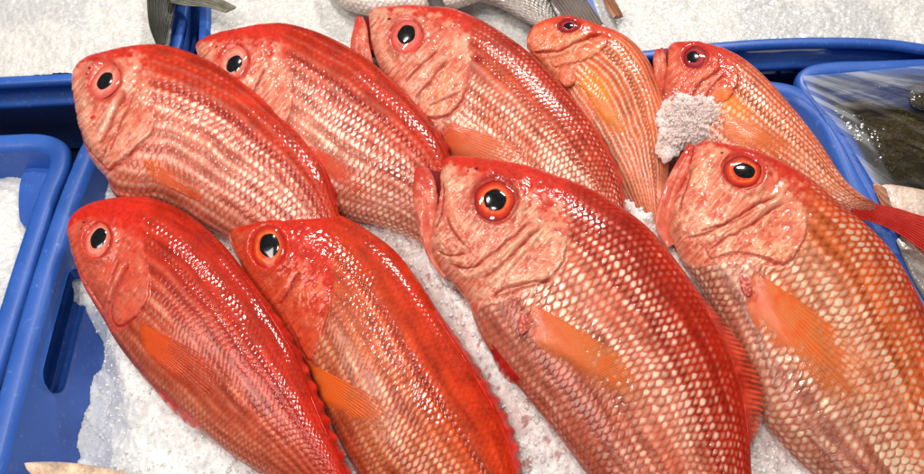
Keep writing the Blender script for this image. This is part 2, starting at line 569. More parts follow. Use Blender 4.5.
            # fan of fine bone lines
            cx, cy = np.asarray(pts[0])
            ang = np.arctan2(Y - cy, X - cx)
            fan = np.sin(ang * S.get('fan', 34) + 3 * N1) * sm(2, 14, dsg)
            disp += 0.07 * mm * fan
            pc = ft[4] if len(ft) > 4 else hl
            ch = mixc(ch, pc[None, None], np.clip(sm(0, 6, dsg) * (0.26 + 0.9 * N2 + 0.5 * N1 + 0.06 * fan), 0, .9))
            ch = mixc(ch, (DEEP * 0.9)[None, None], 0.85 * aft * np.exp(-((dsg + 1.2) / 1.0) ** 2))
            label = np.where(dsg > 0.2, 1, label)
        elif kind == 'spot':
            d = np.hypot((X - pts[0]) / ft[2], (Y - pts[1]) / ft[3])
            a_ = sm(1.0, 0.4, d + 0.5 * N2)
            ch = mixc(ch, ft[4][None, None], a_); cbody = mixc(cbody, ft[4][None, None], a_)
    # ---- eye socket
    ex, ey, pr, ir, orr = S['eye'][:5]
    pr *= .93; ir *= 1.05
    asp, rot = S['eye'][5:7] if len(S['eye']) > 5 else (1.0, 0.0)
    c_, s_ = math.cos(rot), math.sin(rot)
    xr = (X - ex) * c_ + (Y - ey) * s_; yr = -(X - ex) * s_ + (Y - ey) * c_
    de = np.hypot(xr, yr / asp)
    disp += mm * (0.085 * orr * np.exp(-((de - orr * 1.0) / (0.20 * orr)) ** 2) - 0.13 * orr * sm(orr * 0.98, ir * 0.8, de))
    ring = np.exp(-((de - (ir + orr) / 2) / (0.5 * (orr - ir) + 0.8)) ** 2)
    ch = mixc(ch, S.get('orbit', lin(176, 40, 36))[None, None], np.clip(0.85 * ring * (0.9 + 0.6 * N2), 0, 1))
    # orange wash and other soft pigment areas
    for (qx, qy, ra, rb, rt, colr, amt) in S.get('wash', []):
        c2, s2 = math.cos(rt), math.sin(rt)
        xa = (X - qx) * c2 + (Y - qy) * s2; ya = -(X - qx) * s2 + (Y - qy) * c2
        a_ = amt * sm(1.0, 0.2, np.hypot(xa / ra, ya / rb) + 0.35 * N1)
        cbody = mixc(cbody, colr[None, None], np.clip(a_ * (1 - 0.55 * spot), 0, 1)); ch = mixc(ch, colr[None, None], np.clip(a_, 0, 1))
    ch = ch * np.array([1.0, .84, .76])
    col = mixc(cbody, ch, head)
    P = P0 + N0 * disp[..., None] * np.clip(edgefade + 0.25, 0, 1)[..., None]
    # ---- thing and body parts
    cen = P0[int(nu * .45), nv // 2]
    root = thing('red_fish', S['label'], 'fish', (float(cen[0]), float(cen[1]), float(zc[int(nu * .45)] - 0.6 * T)), 'red fish laid out on crushed ice')
    F = gridfaces(nu, nv)
    vi = (np.arange(nu)[:, None] * nv + np.arange(nv)[None])
    flab = label[:-1, :-1].ravel()
    if gridnormals(P0)[nu // 2, nv // 2, 2] < 0:
        F = F[:, ::-1]
    # underside
    ub = np.linspace(0, math.pi, nb)[1:-1]
    wb = (1 - np.cos(ub)) / 2
    B = D[:, None] * (1 - wb)[None, :, None] + V[:, None] * wb[None, :, None]
    B[..., 2] -= 0.75 * hp[:, None] * np.sin(ub)[None, :]
    nB = B.shape[1]
    base = nu * nv
    ids = np.concatenate([vi[:, :1], base + np.arange(nu)[:, None] * nB + np.arange(nB)[None], vi[:, -1:]], 1)
    FB = np.stack([ids[:-1, :-1], ids[:-1, 1:], ids[1:, 1:], ids[1:, :-1]], -1).reshape(-1, 4)
    if gridnormals(P0)[nu // 2, nv // 2, 2] < 0:
        FB = FB[:, ::-1]
    allV = np.vstack([P.reshape(-1, 3), B.reshape(-1, 3)])
    allS = np.concatenate([((spot * .8) * body + head * (.6 * sm(-.1, .35, N1 + .4 * N2) * sm(.2, .5, wn))).ravel(), np.zeros(len(B.reshape(-1, 3)))])
    allC = np.vstack([col.reshape(-1, 3), np.broadcast_to(lin(214, 120, 100), (B.reshape(-1, 3).shape))])

    def part(name, faces):
        used = np.unique(faces); mp = np.full(len(allV), -1); mp[used] = np.arange(len(used))
        return mesh_obj(name, allV[used], mp[faces], SKIN, root, allC[used], silver=allS[used])
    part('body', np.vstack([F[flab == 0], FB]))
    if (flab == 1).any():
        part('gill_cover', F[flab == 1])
    # end caps of nose and tail are pinched by the thin profile; coarse hit surface
    su, sv = 6, 6
    G = P0[::su, ::sv]
    gu, gv = G.shape[:2]
    bvh = BVHTree.FromPolygons([Vector(p) for p in G.reshape(-1, 3).tolist()], gridfaces(gu, gv).tolist())

    def hit(px, py):
        d = ray(px, py)
        h = bvh.ray_cast(Vector(CAM), Vector(d))
        if h[0] is None:
            q = int(np.argmin((X - px) ** 2 + (Y - py) ** 2)); i_, j_ = divmod(q, nv)
            p = at(px, py, P0[i_, j_, 2])
            return np.array(p), N0[i_, j_]
        nn = np.array(h[1])
        if nn[2] < 0: nn = -nn
        return np.array(h[0]), nn
    # ---- eye
    c0, nn = hit(ex, ey)
    nn = nn * 0.8 + np.array([0, -0.05, 0.35]); nn /= np.linalg.norm(nn)
    tx = at(ex + c_ * 3, ey + s_ * 3, c0[2]) - at(ex, ey, c0[2]); tx -= nn * (tx @ nn); sx = np.linalg.norm(tx) / 3; tx /= np.linalg.norm(tx)
    ty = np.cross(nn, tx)
    ty *= -1 if (at(ex - s_ * 3, ey + c_ * 3, c0[2]) - at(ex, ey, c0[2])) @ ty < 0 else 1
    sy = np.linalg.norm(at(ex - s_ * 3, ey + c_ * 3, c0[2]) - at(ex, ey, c0[2])) / 3 * 1.0

    def dome(name, rad, hgt_, lift, mat, par, colf, asp_, off=(0, 0), rings=20, seg=72):
        r = np.linspace(0, 1, rings) ** 0.8; th = np.linspace(0, 2 * math.pi, seg, endpoint=False)
        rr, tt = np.meshgrid(r, th, indexing='ij')
        wob = 1 + 0.035 * np.sin(2 * tt + sd) + 0.02 * np.sin(5 * tt + 2 * sd) 
        lx = rr * rad * np.cos(tt) * sx * wob + off[0] * sx; ly = rr * rad * asp_ * np.sin(tt) * sy * wob + off[1] * sy
        lz = lift + hgt_ * np.sqrt(np.maximum(0, 1 - (0.92 * rr) ** 2))
        Pd = c0 + lx[..., None] * tx + ly[..., None] * ty + lz[..., None] * nn
        Vd = Pd.reshape(-1, 3); Fd = gridfaces(rings, seg, wrapv=True)
        if np.cross(tx, ty) @ nn < 0: Fd = Fd[:, ::-1]
        return mesh_obj(name, Vd, Fd, mat, par, colf(rr, tt).reshape(-1, 3))
    ic, icd, icr = S['iris']

    def irisc(r, t):
        pn = pr / ir
        q = fbm(np.cos(t) * 5 + r * 2, np.sin(t) * 5 + r, sd + 30, 3)
        c = mixc(np.broadcast_to(ic, r.shape + (3,)), np.broadcast_to(icd, r.shape + (3,)), sm(0.66, 0.98, r + 0.15 * q))
        c = mixc(c, np.broadcast_to(icr, r.shape + (3,)), np.exp(-((r - pn * 1.13) / 0.06) ** 2) * 0.85)
        return c * (1 + 0.5 * q)[..., None]
    ih = 0.17 * ir * sx
    eye = sub(dome('eye', ir, ih, -0.10 * orr * sx, EYEM, root, irisc, asp), root)
    po = S.get('pupil_off', (0, 0))
    dome('pupil', pr, ih * 0.62, -0.10 * orr * sx + ih * 0.62, PUPIL, eye, lambda r, t: np.full(r.shape + (3,), 0.01), S.get('pasp', 1.0), po)
    # ---- jaw
    if 'jaw' in S:
        L_, R_ = S['jaw']
        n1, n2 = 70, 26
        a = spline(L_, n1); b_ = spline(R_, n1)
        zz = S.get('jaw_z', z0)
        A = at(a[:, 0], a[:, 1], np.full(n1, zz)); Bq = at(b_[:, 0], b_[:, 1], np.full(n1, zz))
        th = np.linspace(0, 2 * math.pi, 2 * n2, endpoint=False)
        ww = (1 - np.cos(th)) / 2
        tt = np.linspace(0, 1, n1)
        hj = np.linalg.norm(A - Bq, axis=1) * 0.36 * prof(tt, [(0, .3), (.08, .6), (.4, .7), (.7, .45), (1, .3)])
        J = A[:, None] * (1 - ww)[None, :, None] + Bq[:, None] * ww[None, :, None]
        jx, jy = seen(J.reshape(-1, 3)); jx = jx.reshape(J.shape[:2]); jy = jy.reshape(J.shape[:2])
        nz = fbm(jx / 7, jy / 7, sd + 60, 4); n5 = fbm(jx / 2.5, jy / 2.5, sd + 61, 3)
        J[..., 2] += hj[:, None] * np.sin(th)[None] - (0.018 * sm(.42, 1, tt))[:, None] + 0.0012 * nz + 0.0005 * n5 - 0.0012 * np.exp(-((ww - .55) / .1) ** 2)[None]
        cj = mixc(np.broadcast_to(lin(204, 84, 70), J.shape), lin(226, 140, 116)[None, None], sm(-.3, .5, nz + .5 * n5))
        cj = mixc(cj, (hk * np.array([1.0, .84, .76]))[None, None], np.repeat((.75 * sm(.3, .75, tt))[:, None], 2 * n2, 1) * (.8 + nz))
        cj = mixc(cj, lin(190, 36, 28)[None, None], 0.7 * np.repeat(sm(.35, 0, tt)[:, None], 2 * n2, 1))
        Vj = np.vstack([J.reshape(-1, 3), J[0].mean(0)[None], J[-1].mean(0)[None]])
        Fj = gridfaces(n1, 2 * n2, wrapv=True)
        if gridnormals(J)[n1 // 2, n2 // 2, 2] < 0: Fj = Fj[:, ::-1]
        mesh_obj('jaw', Vj, Fj, SKIN, root, np.vstack([cj.reshape(-1, 3), cj[0, :1], cj[-1, :1]]))
        # the dark mouth between the lips
        if 'mouth' in S:
            m1 = np.array(S['mouth'], float)
            pts3 = at(m1[:, 0], m1[:, 1], np.full(len(m1), zz - 0.004))
            low = pts3.copy(); low[:, 2] -= 0.012
            nmm = len(m1)
            fcs = [list(range(nmm)), list(range(2 * nmm - 1, nmm - 1, -1))] + [[i, i + nmm, (i + 1) % nmm + nmm, (i + 1) % nmm] for i in range(nmm)]
            mesh_obj('mouth_lining', np.vstack([pts3, low]), fcs, SKIN, root, np.broadcast_to(lin(120, 22, 22), (2 * nmm, 3)), smooth=False)
    # ---- fins that lie on the flank
    for fin in S.get('fins', []):
        nm, Bp, Tp, cin, cout, nr = fin[:6]
        lift = .6 * fin[6] if len(fin) > 6 else 0.0015
        n1, n2 = 90, 70                                          # across rays, along rays
        a = spline(Bp, n1); t_ = spline(Tp, n1)
        t_ = a + (t_ - a) * (1.06 + .12 * np.sin(math.pi * np.linspace(0, 1, n1)))[:, None]
        mt = t_.mean(0); t_ = mt + (t_ - mt) * 1.25
        q = np.linspace(0, 1, n2)
        gx = a[:, None, 0] * (1 - q)[None] + t_[:, None, 0] * q[None]; gy = a[:, None, 1] * (1 - q)[None] + t_[:, None, 1] * q[None]
        Pq = np.zeros((n1, n2, 3)); Nq = np.zeros((n1, n2, 3))
        for i in range(0, n1):
            for j in range(0, n2):
                if i % 3 == 0 or i == n1 - 1:
                    Pq[i, j], Nq[i, j] = hit(gx[i, j], gy[i, j])
        ks = [i for i in range(n1) if i % 3 == 0 or i == n1 - 1]
        for c in range(3):
            for j in range(n2):
                Pq[:, j, c] = np.interp(np.arange(n1), ks, Pq[ks, j, c]); Nq[:, j, c] = np.interp(np.arange(n1), ks, Nq[ks, j, c])
        Nq /= np.linalg.norm(Nq, axis=-1, keepdims=True)
        ti = np.linspace(0, 1, n1)[:, None]; tq = q[None]
        rayw = np.cos(2 * math.pi * nr * 1.8 * (ti + 0.015 * np.sin(5 * tq + sd) + .012 * fbm(ti * 6 + 0 * tq, tq * 4 + 0 * ti, sd, 2)))
        bulge = lift * (0.5 + 0.9 * np.sin(math.pi * np.clip(tq * 1.05, 0, 1)) * np.sin(math.pi * np.clip(ti, 0.08, .92)) + 0.15 * np.sin(9 * ti + 4 * tq))
        tip = -0.0 * tq
        Pf = Pq + Nq * (bulge + 0.00022 * rayw * (0.4 + 0.6 * tq) + tip)[..., None]
        # ragged trailing edge
        dirv = Pf[:, -1] - Pf[:, -2]
        rag = (0.5 + 0.5 * rayw[:, -1]) * 3 * fin[7] if len(fin) > 7 else (0.5 + 0.5 * rayw[:, -1]) * 1.2
        for k_ in range(6):
            Pf[:, n2 - 6 + k_] += dirv * (rag * (k_ + 1) / 6)[:, None]
        fx, fy = seen(Pf.reshape(-1, 3)); fx = fx.reshape(n1, n2); fy = fy.reshape(n1, n2)
        nz = fbm(fx / 9, fy / 9, sd + 70, 4)
        cf = mixc(np.broadcast_to(cin, Pf.shape), np.broadcast_to(cout, Pf.shape), np.clip(tq * 1.0 + 0 * ti + 0.5 * nz, 0, 1))
        cf = mixc(cf, (cf * 0.7), np.clip(0.5 - 0.5 * rayw, 0, 1) * 0.3)
        cf = cf * np.array([1.15, 1.0, .6])
        alf = np.clip((.78 - .16 * rayw) * (1 - 0.92 * sm(.30, .98, tq + .30 * nz + .22 * rayw * tq + .30 * sm(.45, 1, ti) + .2 * sm(.08, 0, ti))) * (.35 + .65 * sm(0, .12, tq + .1 * nz)), .04, 1)
        cf = mixc(cf, np.broadcast_to(lin(246, 190, 130), Pf.shape), np.clip(0.16 * sm(.3, 1, rayw) * (1 + 2 * nz), 0, 1))
        Nf = gridnormals(Pf)
        if Nf[n1 // 2, n2 // 2, 2] < 0: Nf = -Nf
        Vf, Ff = slab(Pf, Nf, 0.0006)
        if gridnormals(Pf)[n1 // 2, n2 // 2, 2] < 0: Ff = Ff[:, ::-1]
        mesh_obj(nm, Vf, Ff, FIN, root, np.vstack([cf.reshape(-1, 3)] * 2), gloss=np.tile(alf.ravel(), 2))
    # ---- fins standing off the back and belly
    for (nm, side, u0, u1, wd, nr, cin, cout, rag) in S.get('edge_fins', []):
        n1, n2 = 220, 34
        iu = np.linspace(u0, u1, n1) * (nu - 1)
        i0 = np.clip(np.floor(iu).astype(int), 0, nu - 2); fr = (iu - i0)[:, None]
        jin = int(np.argmin(np.abs(w - (0.05 if side == 'D' else 0.985))))
        E = D if side == 'D' else V
        inn = P0[i0, jin] * (1 - fr) + P0[i0 + 1, jin] * fr
        edg = E[i0] * (1 - fr) + E[i0 + 1] * fr
        oth = (V if side == 'D' else D); oo = oth[i0] * (1 - fr) + oth[i0 + 1] * fr
        outd = edg - oo; outd[:, 2] = 0; outd /= np.linalg.norm(outd, axis=1, keepdims=True)
        tan = np.gradient(edg, axis=0); tan /= np.linalg.norm(tan, axis=1, keepdims=True)
        ti = np.linspace(0, 1, n1)
        saw = np.mod(ti * nr, 1.0)
        width = prof(ti, wd) * mm * (1 - rag * (0.5 - 0.5 * np.cos(2 * math.pi * saw)) * 0.7)
        outer = edg + (outd * 0.85 + tan * 0.55) * width[:, None]
        outer[:, 2] -= (0.10 if side == 'D' else 0.9) * width
        q = np.linspace(0, 1, n2)[None, :, None]
        mids = edg + np.array([0, 0, 1.0]) * (0.45 * (inn[:, 2:3] - edg[:, 2:3]) + 0.0005)
        Pf = inn[:, None] * (1 - q) ** 2 + 2 * mids[:, None] * q * (1 - q) * 1.0 + outer[:, None] * q ** 2
        rayw = np.cos(2 * math.pi * nr * (ti[:, None] - 0.04 * q[..., 0] * 0))
        up = 0.0006 + 0.0004 * rayw * q[..., 0] + 0 * q[..., 0]
        Pf[..., 2] += up
        fx, fy = seen(Pf.reshape(-1, 3)); fx = fx.reshape(n1, n2); fy = fy.reshape(n1, n2)
        nz = fbm(fx / 9, fy / 9, sd + 80, 4)
        cf = mixc(np.broadcast_to(cin, Pf.shape), np.broadcast_to(cout, Pf.shape), np.clip(q[..., 0] ** 1.5 * 1.0 + 0.5 * nz + 0.25 * rayw * q[..., 0], 0, 1))
        fine = np.cos(2 * math.pi * nr * 5 * (ti[:, None] - .06 * q[..., 0]) + 3 * nz)
        cf = cf * (1 + .5 * nz + .22 * fine * q[..., 0])[..., None]
        alf = np.clip(1 - .7 * sm(.5, 1.05, q[..., 0] - .18 * rayw), 0, 1) + 0 * nz
        Nf = gridnormals(Pf)
        flip = Nf[n1 // 2, n2 // 2, 2] < 0
        if flip: Nf = -Nf
        Vf, Ff = slab(Pf, Nf, 0.0010)
        if flip: Ff = Ff[:, ::-1]
        mesh_obj(nm, Vf, Ff, FIN, root, np.vstack([cf.reshape(-1, 3)] * 2), gloss=np.tile(alf.ravel(), 2))
    # ---- fleshy knob at the pectoral base
    if 'knob' in S:
        kx, ky, ka, kb, kr = S['knob']
        n1, n2 = 40, 48
        r = np.linspace(0, 1, n1); th = np.linspace(0, 2 * math.pi, n2, endpoint=False)
        rr, tt = np.meshgrid(r, th, indexing='ij')
        c3, s3 = math.cos(kr), math.sin(kr)
        lx = rr * ka * np.cos(tt); ly = rr * kb * np.sin(tt)
        gx = kx + lx * c3 - ly * s3; gy = ky + lx * s3 + ly * c3
        hc, hn = hit(kx, ky)
        Pk = at(gx, gy, np.full(gx.shape, hc[2]))
        nz = fbm(gx / 1.5, gy / 1.5, sd + 90, 3)
        Pk = Pk + hn * ((0.6 * ka * mm * np.sqrt(np.maximum(0, 1 - rr ** 2)) + 0.0009 * nz * (1 - rr)) - 0.001)[..., None]
        ck = mixc(np.broadcast_to(S.get('knobc', (lin(184, 72, 62), 0))[0], Pk.shape), np.broadcast_to(S.get('knobc', (0, lin(230, 146, 130)))[1], Pk.shape), sm(-.1, .45, nz))
        Fk = gridfaces(n1, n2, wrapv=True)
        if gridnormals(Pk)[n1 // 2, 3, 2] < 0: Fk = Fk[:, ::-1]
        mesh_obj('fin_base', Pk.reshape(-1, 3), Fk, SKIN, root, ck.reshape(-1, 3))
    HITS[S['seed']] = hit
    OUTLINES.append(np.vstack([D[::12], V[::12]]))
    # ---- tail
    if 'tail' in S:
        tail_fin(root, S['tail'], z1 + 0.001, sd, lin(196, 40, 34), lin(214, 66, 52), FIN)
    return root


def tail_fin(root, spec, z, sd, cin, cout, mat, th=0.0014, zt=0.0):
    up, lo, nr = spec                                            # two edges from peduncle to tips
    n1, n2 = 60, 90
    a = spline(up, n2); b_ = spline(lo, n2)
    q = np.linspace(0, 1, n1)[:, None]
    gx = a[None, :, 0] * (1 - q) + b_[None, :, 0] * q; gy = a[None, :, 1] * (1 - q) + b_[None, :, 1] * q
    t = np.linspace(0, 1, n2)[None]
    rayw = np.cos(2 * math.pi * nr * q + 0 * t)
    zz = z + zt * t + 0.0011 * rayw * (0.3 + 0.7 * t) + 0.002 * np.sin(3 * q + 2 * t)
    P = at(gx, gy, zz)
    nz = fbm(gx / 8, gy / 8, sd + 95, 4)
    c = mixc(np.broadcast_to(cin, P.shape), np.broadcast_to(cout, P.shape), np.clip(t + .6 * nz, 0, 1) + 0 * q)
    c = mixc(c, c * 0.55, np.clip(.5 - .5 * rayw, 0, 1) * .6)
    N = gridnormals(P); fl = N[n1 // 2, n2 // 2, 2] < 0
    if fl: N = -N
    V, F = slab(P, N, th)
    if fl: F = F[:, ::-1]
    return mesh_obj('tail_fin', V, F, mat, root, np.vstack([c.reshape(-1, 3)] * 2))


# pigments
RBACK = lin(186, 24, 12); RMID = lin(214, 62, 34); ORNG = lin(226, 104, 44); BELLY = lin(206, 104, 88); FADE = lin(196, 92, 76)
FINR = lin(204, 34, 20); FINO = lin(226, 96, 26); FINP = lin(232, 140, 70)
IR_PINK = (lin(222, 118, 104), lin(200, 74, 62), lin(232, 150, 132))
IR_ORG = (lin(216, 72, 28), lin(180, 28, 16), lin(230, 116, 56))
IR_RED = (lin(216, 60, 26), lin(140, 14, 10), lin(228, 110, 60))
IR_DARK = (lin(150, 30, 40), lin(120, 16, 28), lin(190, 60, 60))

FISH = {}
FISH['A'] = dict(seed=101, z0=0.134, z1=0.090, rows=19,
    D=[(78, 92), (77, 76), (82, 66), (96, 59), (116, 54), (140, 50), (160, 49), (182, 53), (203, 61), (232, 77), (262, 99), (287, 122), (310, 146), (327, 171), (335, 197), (345, 235), (352, 265)],
    V=[(78, 92), (78, 108), (80, 125), (85, 146), (95, 165), (107, 179), (116, 197), (136, 203), (160, 203), (184, 213), (205, 227), (230, 240), (262, 256), (300, 270), (330, 280), (345, 282), (352, 280)],
    oper=[(150, 50), (148, 82), (154, 106), (152, 131), (138, 150), (123, 163), (107, 177)],
    feat=[('g', [(79, 126), (84, 142), (95, 158), (107, 170)], 1.4, 1.6), ('spot', (90, 69), 2.6, 1.8, lin(96, 22, 20)), ('spot', (87, 75), 1.8, 1.6, lin(96, 22, 20)), ('p', [(129, 86), (146, 80), (153, 108), (152, 133), (135, 148), (117, 163), (108, 169), (104, 161), (119, 124)], 3.0, 1.5, lin(232, 172, 146)),
          ('g', [(127, 89), (112, 120), (98, 148)], 1.8, 2.0), ('r', [(121, 88), (107, 118), (93, 146)], 3.0, 1.0), ('g', [(134, 94), (117, 130), (108, 156)], 1.5, 1.4),
          ('r', [(84, 90), (86, 120), (96, 150)], 5, 1.0), ('spot', (93, 117), 4, 4, lin(200, 36, 26))],
    eye=(105, 81, 7.6, 13, 18.5, 1.22, 0.2), pasp=1.18, iris=IR_PINK, orbit=lin(190, 56, 50), red_to=.36, pale_amt=.6,
    tint=[(0, RBACK), (.18, lin(206, 40, 24)), (.42, lin(210, 54, 30)), (.62, lin(214, 72, 42)), (.85, lin(214, 84, 58)), (1, FADE)],
    silver=[(0, .02), (.2, .12), (.33, .2), (.45, .5), (.62, .6), (.8, .3), (1, .25)], stripe=.5, rim=[(0, .2), (.5, .5), (1, .6)],
    fins=[('pectoral_fin', [(142, 160), (147, 170), (155, 182)], [(205, 190), (204, 200), (190, 200)], FINO, lin(214, 80, 40), 9, .002)],
    edge_fins=[('dorsal_fin', 'D', .46, .86, [(0, 0), (.3, 8), (.75, 13), (1, 3)], 10, FINR, lin(220, 70, 50), .75)],
    wash=[(160, 172, 34, 16, .5, ORNG, .7)],
    label='red fish at the upper left with its chin over the blue crate corner')
FISH['B'] = dict(seed=102, z0=0.126, z1=0.085, rows=19,
    D=[(198, 54), (197, 47), (206, 41), (222, 36), (245, 32), (268, 28.5), (288, 28.5), (312, 34), (340, 46), (370, 64), (400, 90), (425, 118), (442, 142), (450, 162), (458, 200), (470, 240), (480, 262)],
    V=[(198, 54), (200, 62), (206, 76), (218, 96), (236, 124), (256, 150), (280, 174), (308, 198), (345, 217), (382, 226), (412, 238), (440, 258), (460, 274), (475, 282), (480, 280)],
    oper=[(277, 28), (285, 58), (292, 85), (292, 107), (282, 128), (262, 140), (246, 138)],
    feat=[('spot', (217, 47), 2.6, 1.6, lin(96, 22, 20)), ('p', [(262, 73), (282, 62), (291, 86), (290, 116), (280, 128), (268, 112), (256, 96)], 2.5, 1.2, lin(228, 140, 112)),
          ('g', [(264, 67), (260, 80), (250, 98)], 1.6, 1.5), ('r', [(252, 76), (246, 92), (240, 110)], 3, .8)],
    eye=(233.5, 62, 7.8, 13, 18, 1.12, .2), pupil_off=(1.5, 1.5), pasp=1.1, iris=(lin(226, 130, 114), lin(210, 86, 72), lin(234, 160, 140)), orbit=lin(196, 44, 36), red_to=.5, pale_amt=.35,
    tint=[(0, RBACK), (.2, lin(200, 34, 20)), (.45, lin(208, 56, 32)), (.7, lin(216, 84, 54)), (1, FADE)],
    silver=[(0, .02), (.2, .10), (.4, .25), (.55, .5), (.8, .75), (1, .5)], stripe=.4,
    fins=[('pectoral_fin', [(309, 145), (312, 152), (318, 162)], [(366, 178), (362, 195), (348, 200)], lin(214, 56, 28), lin(216, 84, 44), 9, .002)],
    edge_fins=[('dorsal_fin', 'D', .5, .9, [(0, 0), (.3, 6), (.75, 9), (1, 2)], 11, FINR, lin(206, 44, 32), .65)],
    label='red fish second from the left in the back row, chin hidden by its neighbour')
FISH['C'] = dict(seed=103, z0=0.118, z1=0.085, rows=20, pitch=1.15,
    D=[(370, 26), (369, 15), (375, 11), (388, 9.5), (404, 9), (426, 10), (448, 12), (466, 17.5), (486, 27), (511, 43), (536, 62), (557, 84), (580, 111), (600, 141), (614, 168), (622, 198), (626, 230), (628, 250)],
    V=[(370, 26), (372, 46), (378, 64), (387, 84), (400, 106), (418, 130), (440, 152), (466, 176), (500, 204), (535, 228), (570, 248), (600, 262), (622, 266), (628, 262)],
    oper=[(472, 20), (468, 46), (470, 76), (462, 106), (446, 118), (424, 122), (408, 118)],
    feat=[('spot', (389, 19), 2.6, 1.8, lin(96, 22, 20)), ('p', [(446, 51), (466, 49), (468, 74), (460, 103), (448, 115), (428, 117), (419, 106), (430, 76)], 2.5, 1.5, lin(234, 160, 116)),
          ('r', [(446, 53), (425, 72), (404, 93)], 4, 1.5), ('g', [(438, 49), (420, 66), (402, 84)], 1.4, 1.4), ('g', [(449, 58), (432, 78), (414, 102)], 1.4, 1.6),
          ('g', [(462, 92), (446, 98), (428, 108)], 1.5, 1.2), ('r', [(378, 26), (382, 50), (392, 70)], 5, 1.0), ('spot', (478, 59), 6, 7, lin(150, 20, 18))],
    eye=(406.5, 36, 9.6, 14.5, 18.5, 1.02, 0), pupil_off=(0, -1), pasp=.97, iris=(lin(224, 120, 108), lin(206, 66, 60), lin(214, 90, 80)), orbit=lin(186, 50, 46), red_to=.36, pale_amt=.8,
    tint=[(0, RBACK), (.16, lin(186, 34, 24)), (.35, lin(206, 62, 38)), (.6, lin(222, 96, 58)), (1, lin(220, 112, 80))], rim=[(0, .5), (1, .9)],
    silver=[(0, .05), (.1, .45), (.3, .85), (.5, .95), (.75, 1.0), (1, .8)], stripe=.35, pale=lin(240, 206, 184),
    fins=[('pectoral_fin', [(444, 122), (442, 132), (444, 146)], [(526, 150), (512, 168), (480, 176)], lin(216, 84, 52), lin(232, 130, 86), 10, .002)],
    edge_fins=[('dorsal_fin', 'D', .55, .95, [(0, 0), (.3, 4), (.7, 7), (1, 3)], 10, FINR, lin(206, 34, 24), .15)],
    jaw=([(356, 17), (353, 30), (350, 48), (356, 66)], [(363, 17), (367, 27), (370, 48), (378, 70)]), jaw_z=.120,
    mouth=[(361, 20), (372, 16), (376, 50), (366, 50)],
    label='large red fish with open mouth in the middle of the back row')
FISH['D'] = dict(sper=1.0, alt=.5, seed=104, z0=0.108, z1=0.070, rows=15, pitch=1.0, nu=520, nv=240,
    D=[(527, 46), (527, 38), (533, 29), (546, 22), (560, 19), (580, 22), (601, 29), (621, 37), (640, 52), (654, 74), (663, 100), (668, 130), (669, 160), (666, 188), (664, 212), (662, 232)],
    V=[(527, 46), (531, 53), (539, 61), (546, 72), (554, 88), (565, 108), (578, 130), (592, 152), (606, 174), (620, 196), (634, 218), (652, 236)],
    oper=[(614, 33), (606, 44), (591, 57), (577, 63), (566, 74), (560, 80)],
    feat=[('g', [(606, 32), (590, 36), (570, 46), (546, 52), (528, 53)], 1.6, 1.8), ('r', [(604, 38), (586, 43), (566, 51), (548, 57)], 2.5, 1.4),
          ('p', [(600, 40), (608, 36), (604, 48), (588, 59), (570, 63), (554, 66), (552, 61), (572, 54)], 2, 1.4, lin(240, 160, 116))],
    eye=(568.5, 26, 5.4, 9.5, 13, .62, -.1), pasp=.62, iris=IR_DARK, orbit=lin(170, 30, 44), red_to=.4, pale_amt=.7,
    head_red=lin(222, 84, 54), head_pink=lin(236, 138, 100), head_pale=lin(244, 170, 136),
    tint=[(0, lin(222, 80, 48)), (.3, lin(226, 98, 60)), (.6, lin(230, 112, 58)), (1, lin(228, 112, 70))],
    silver=[(0, .3), (.3, .3), (.6, .2), (1, .2)], stripe=.8, stripe_w=[(0, .3), (.2, .8), (.4, 1), (1, 1)], pale=lin(226, 200, 176), rim=[(0, .25), (1, .2)],
    silver_u=[(0, 1), (1, 1)],
    fins=[('pectoral_fin', [(576, 82), (582, 88), (590, 98)], [(626, 120), (622, 132), (610, 138)], lin(234, 130, 36), lin(232, 150, 70), 8, .0016)],
    knob=(569, 75, 9, 12, .4), knobc=(lin(222, 104, 74), lin(240, 160, 130)), wash=[(596, 88, 34, 20, .9, lin(238, 140, 30), .8)],
    label='small orange fish with pale stripes in the back row, smallest of the catch')
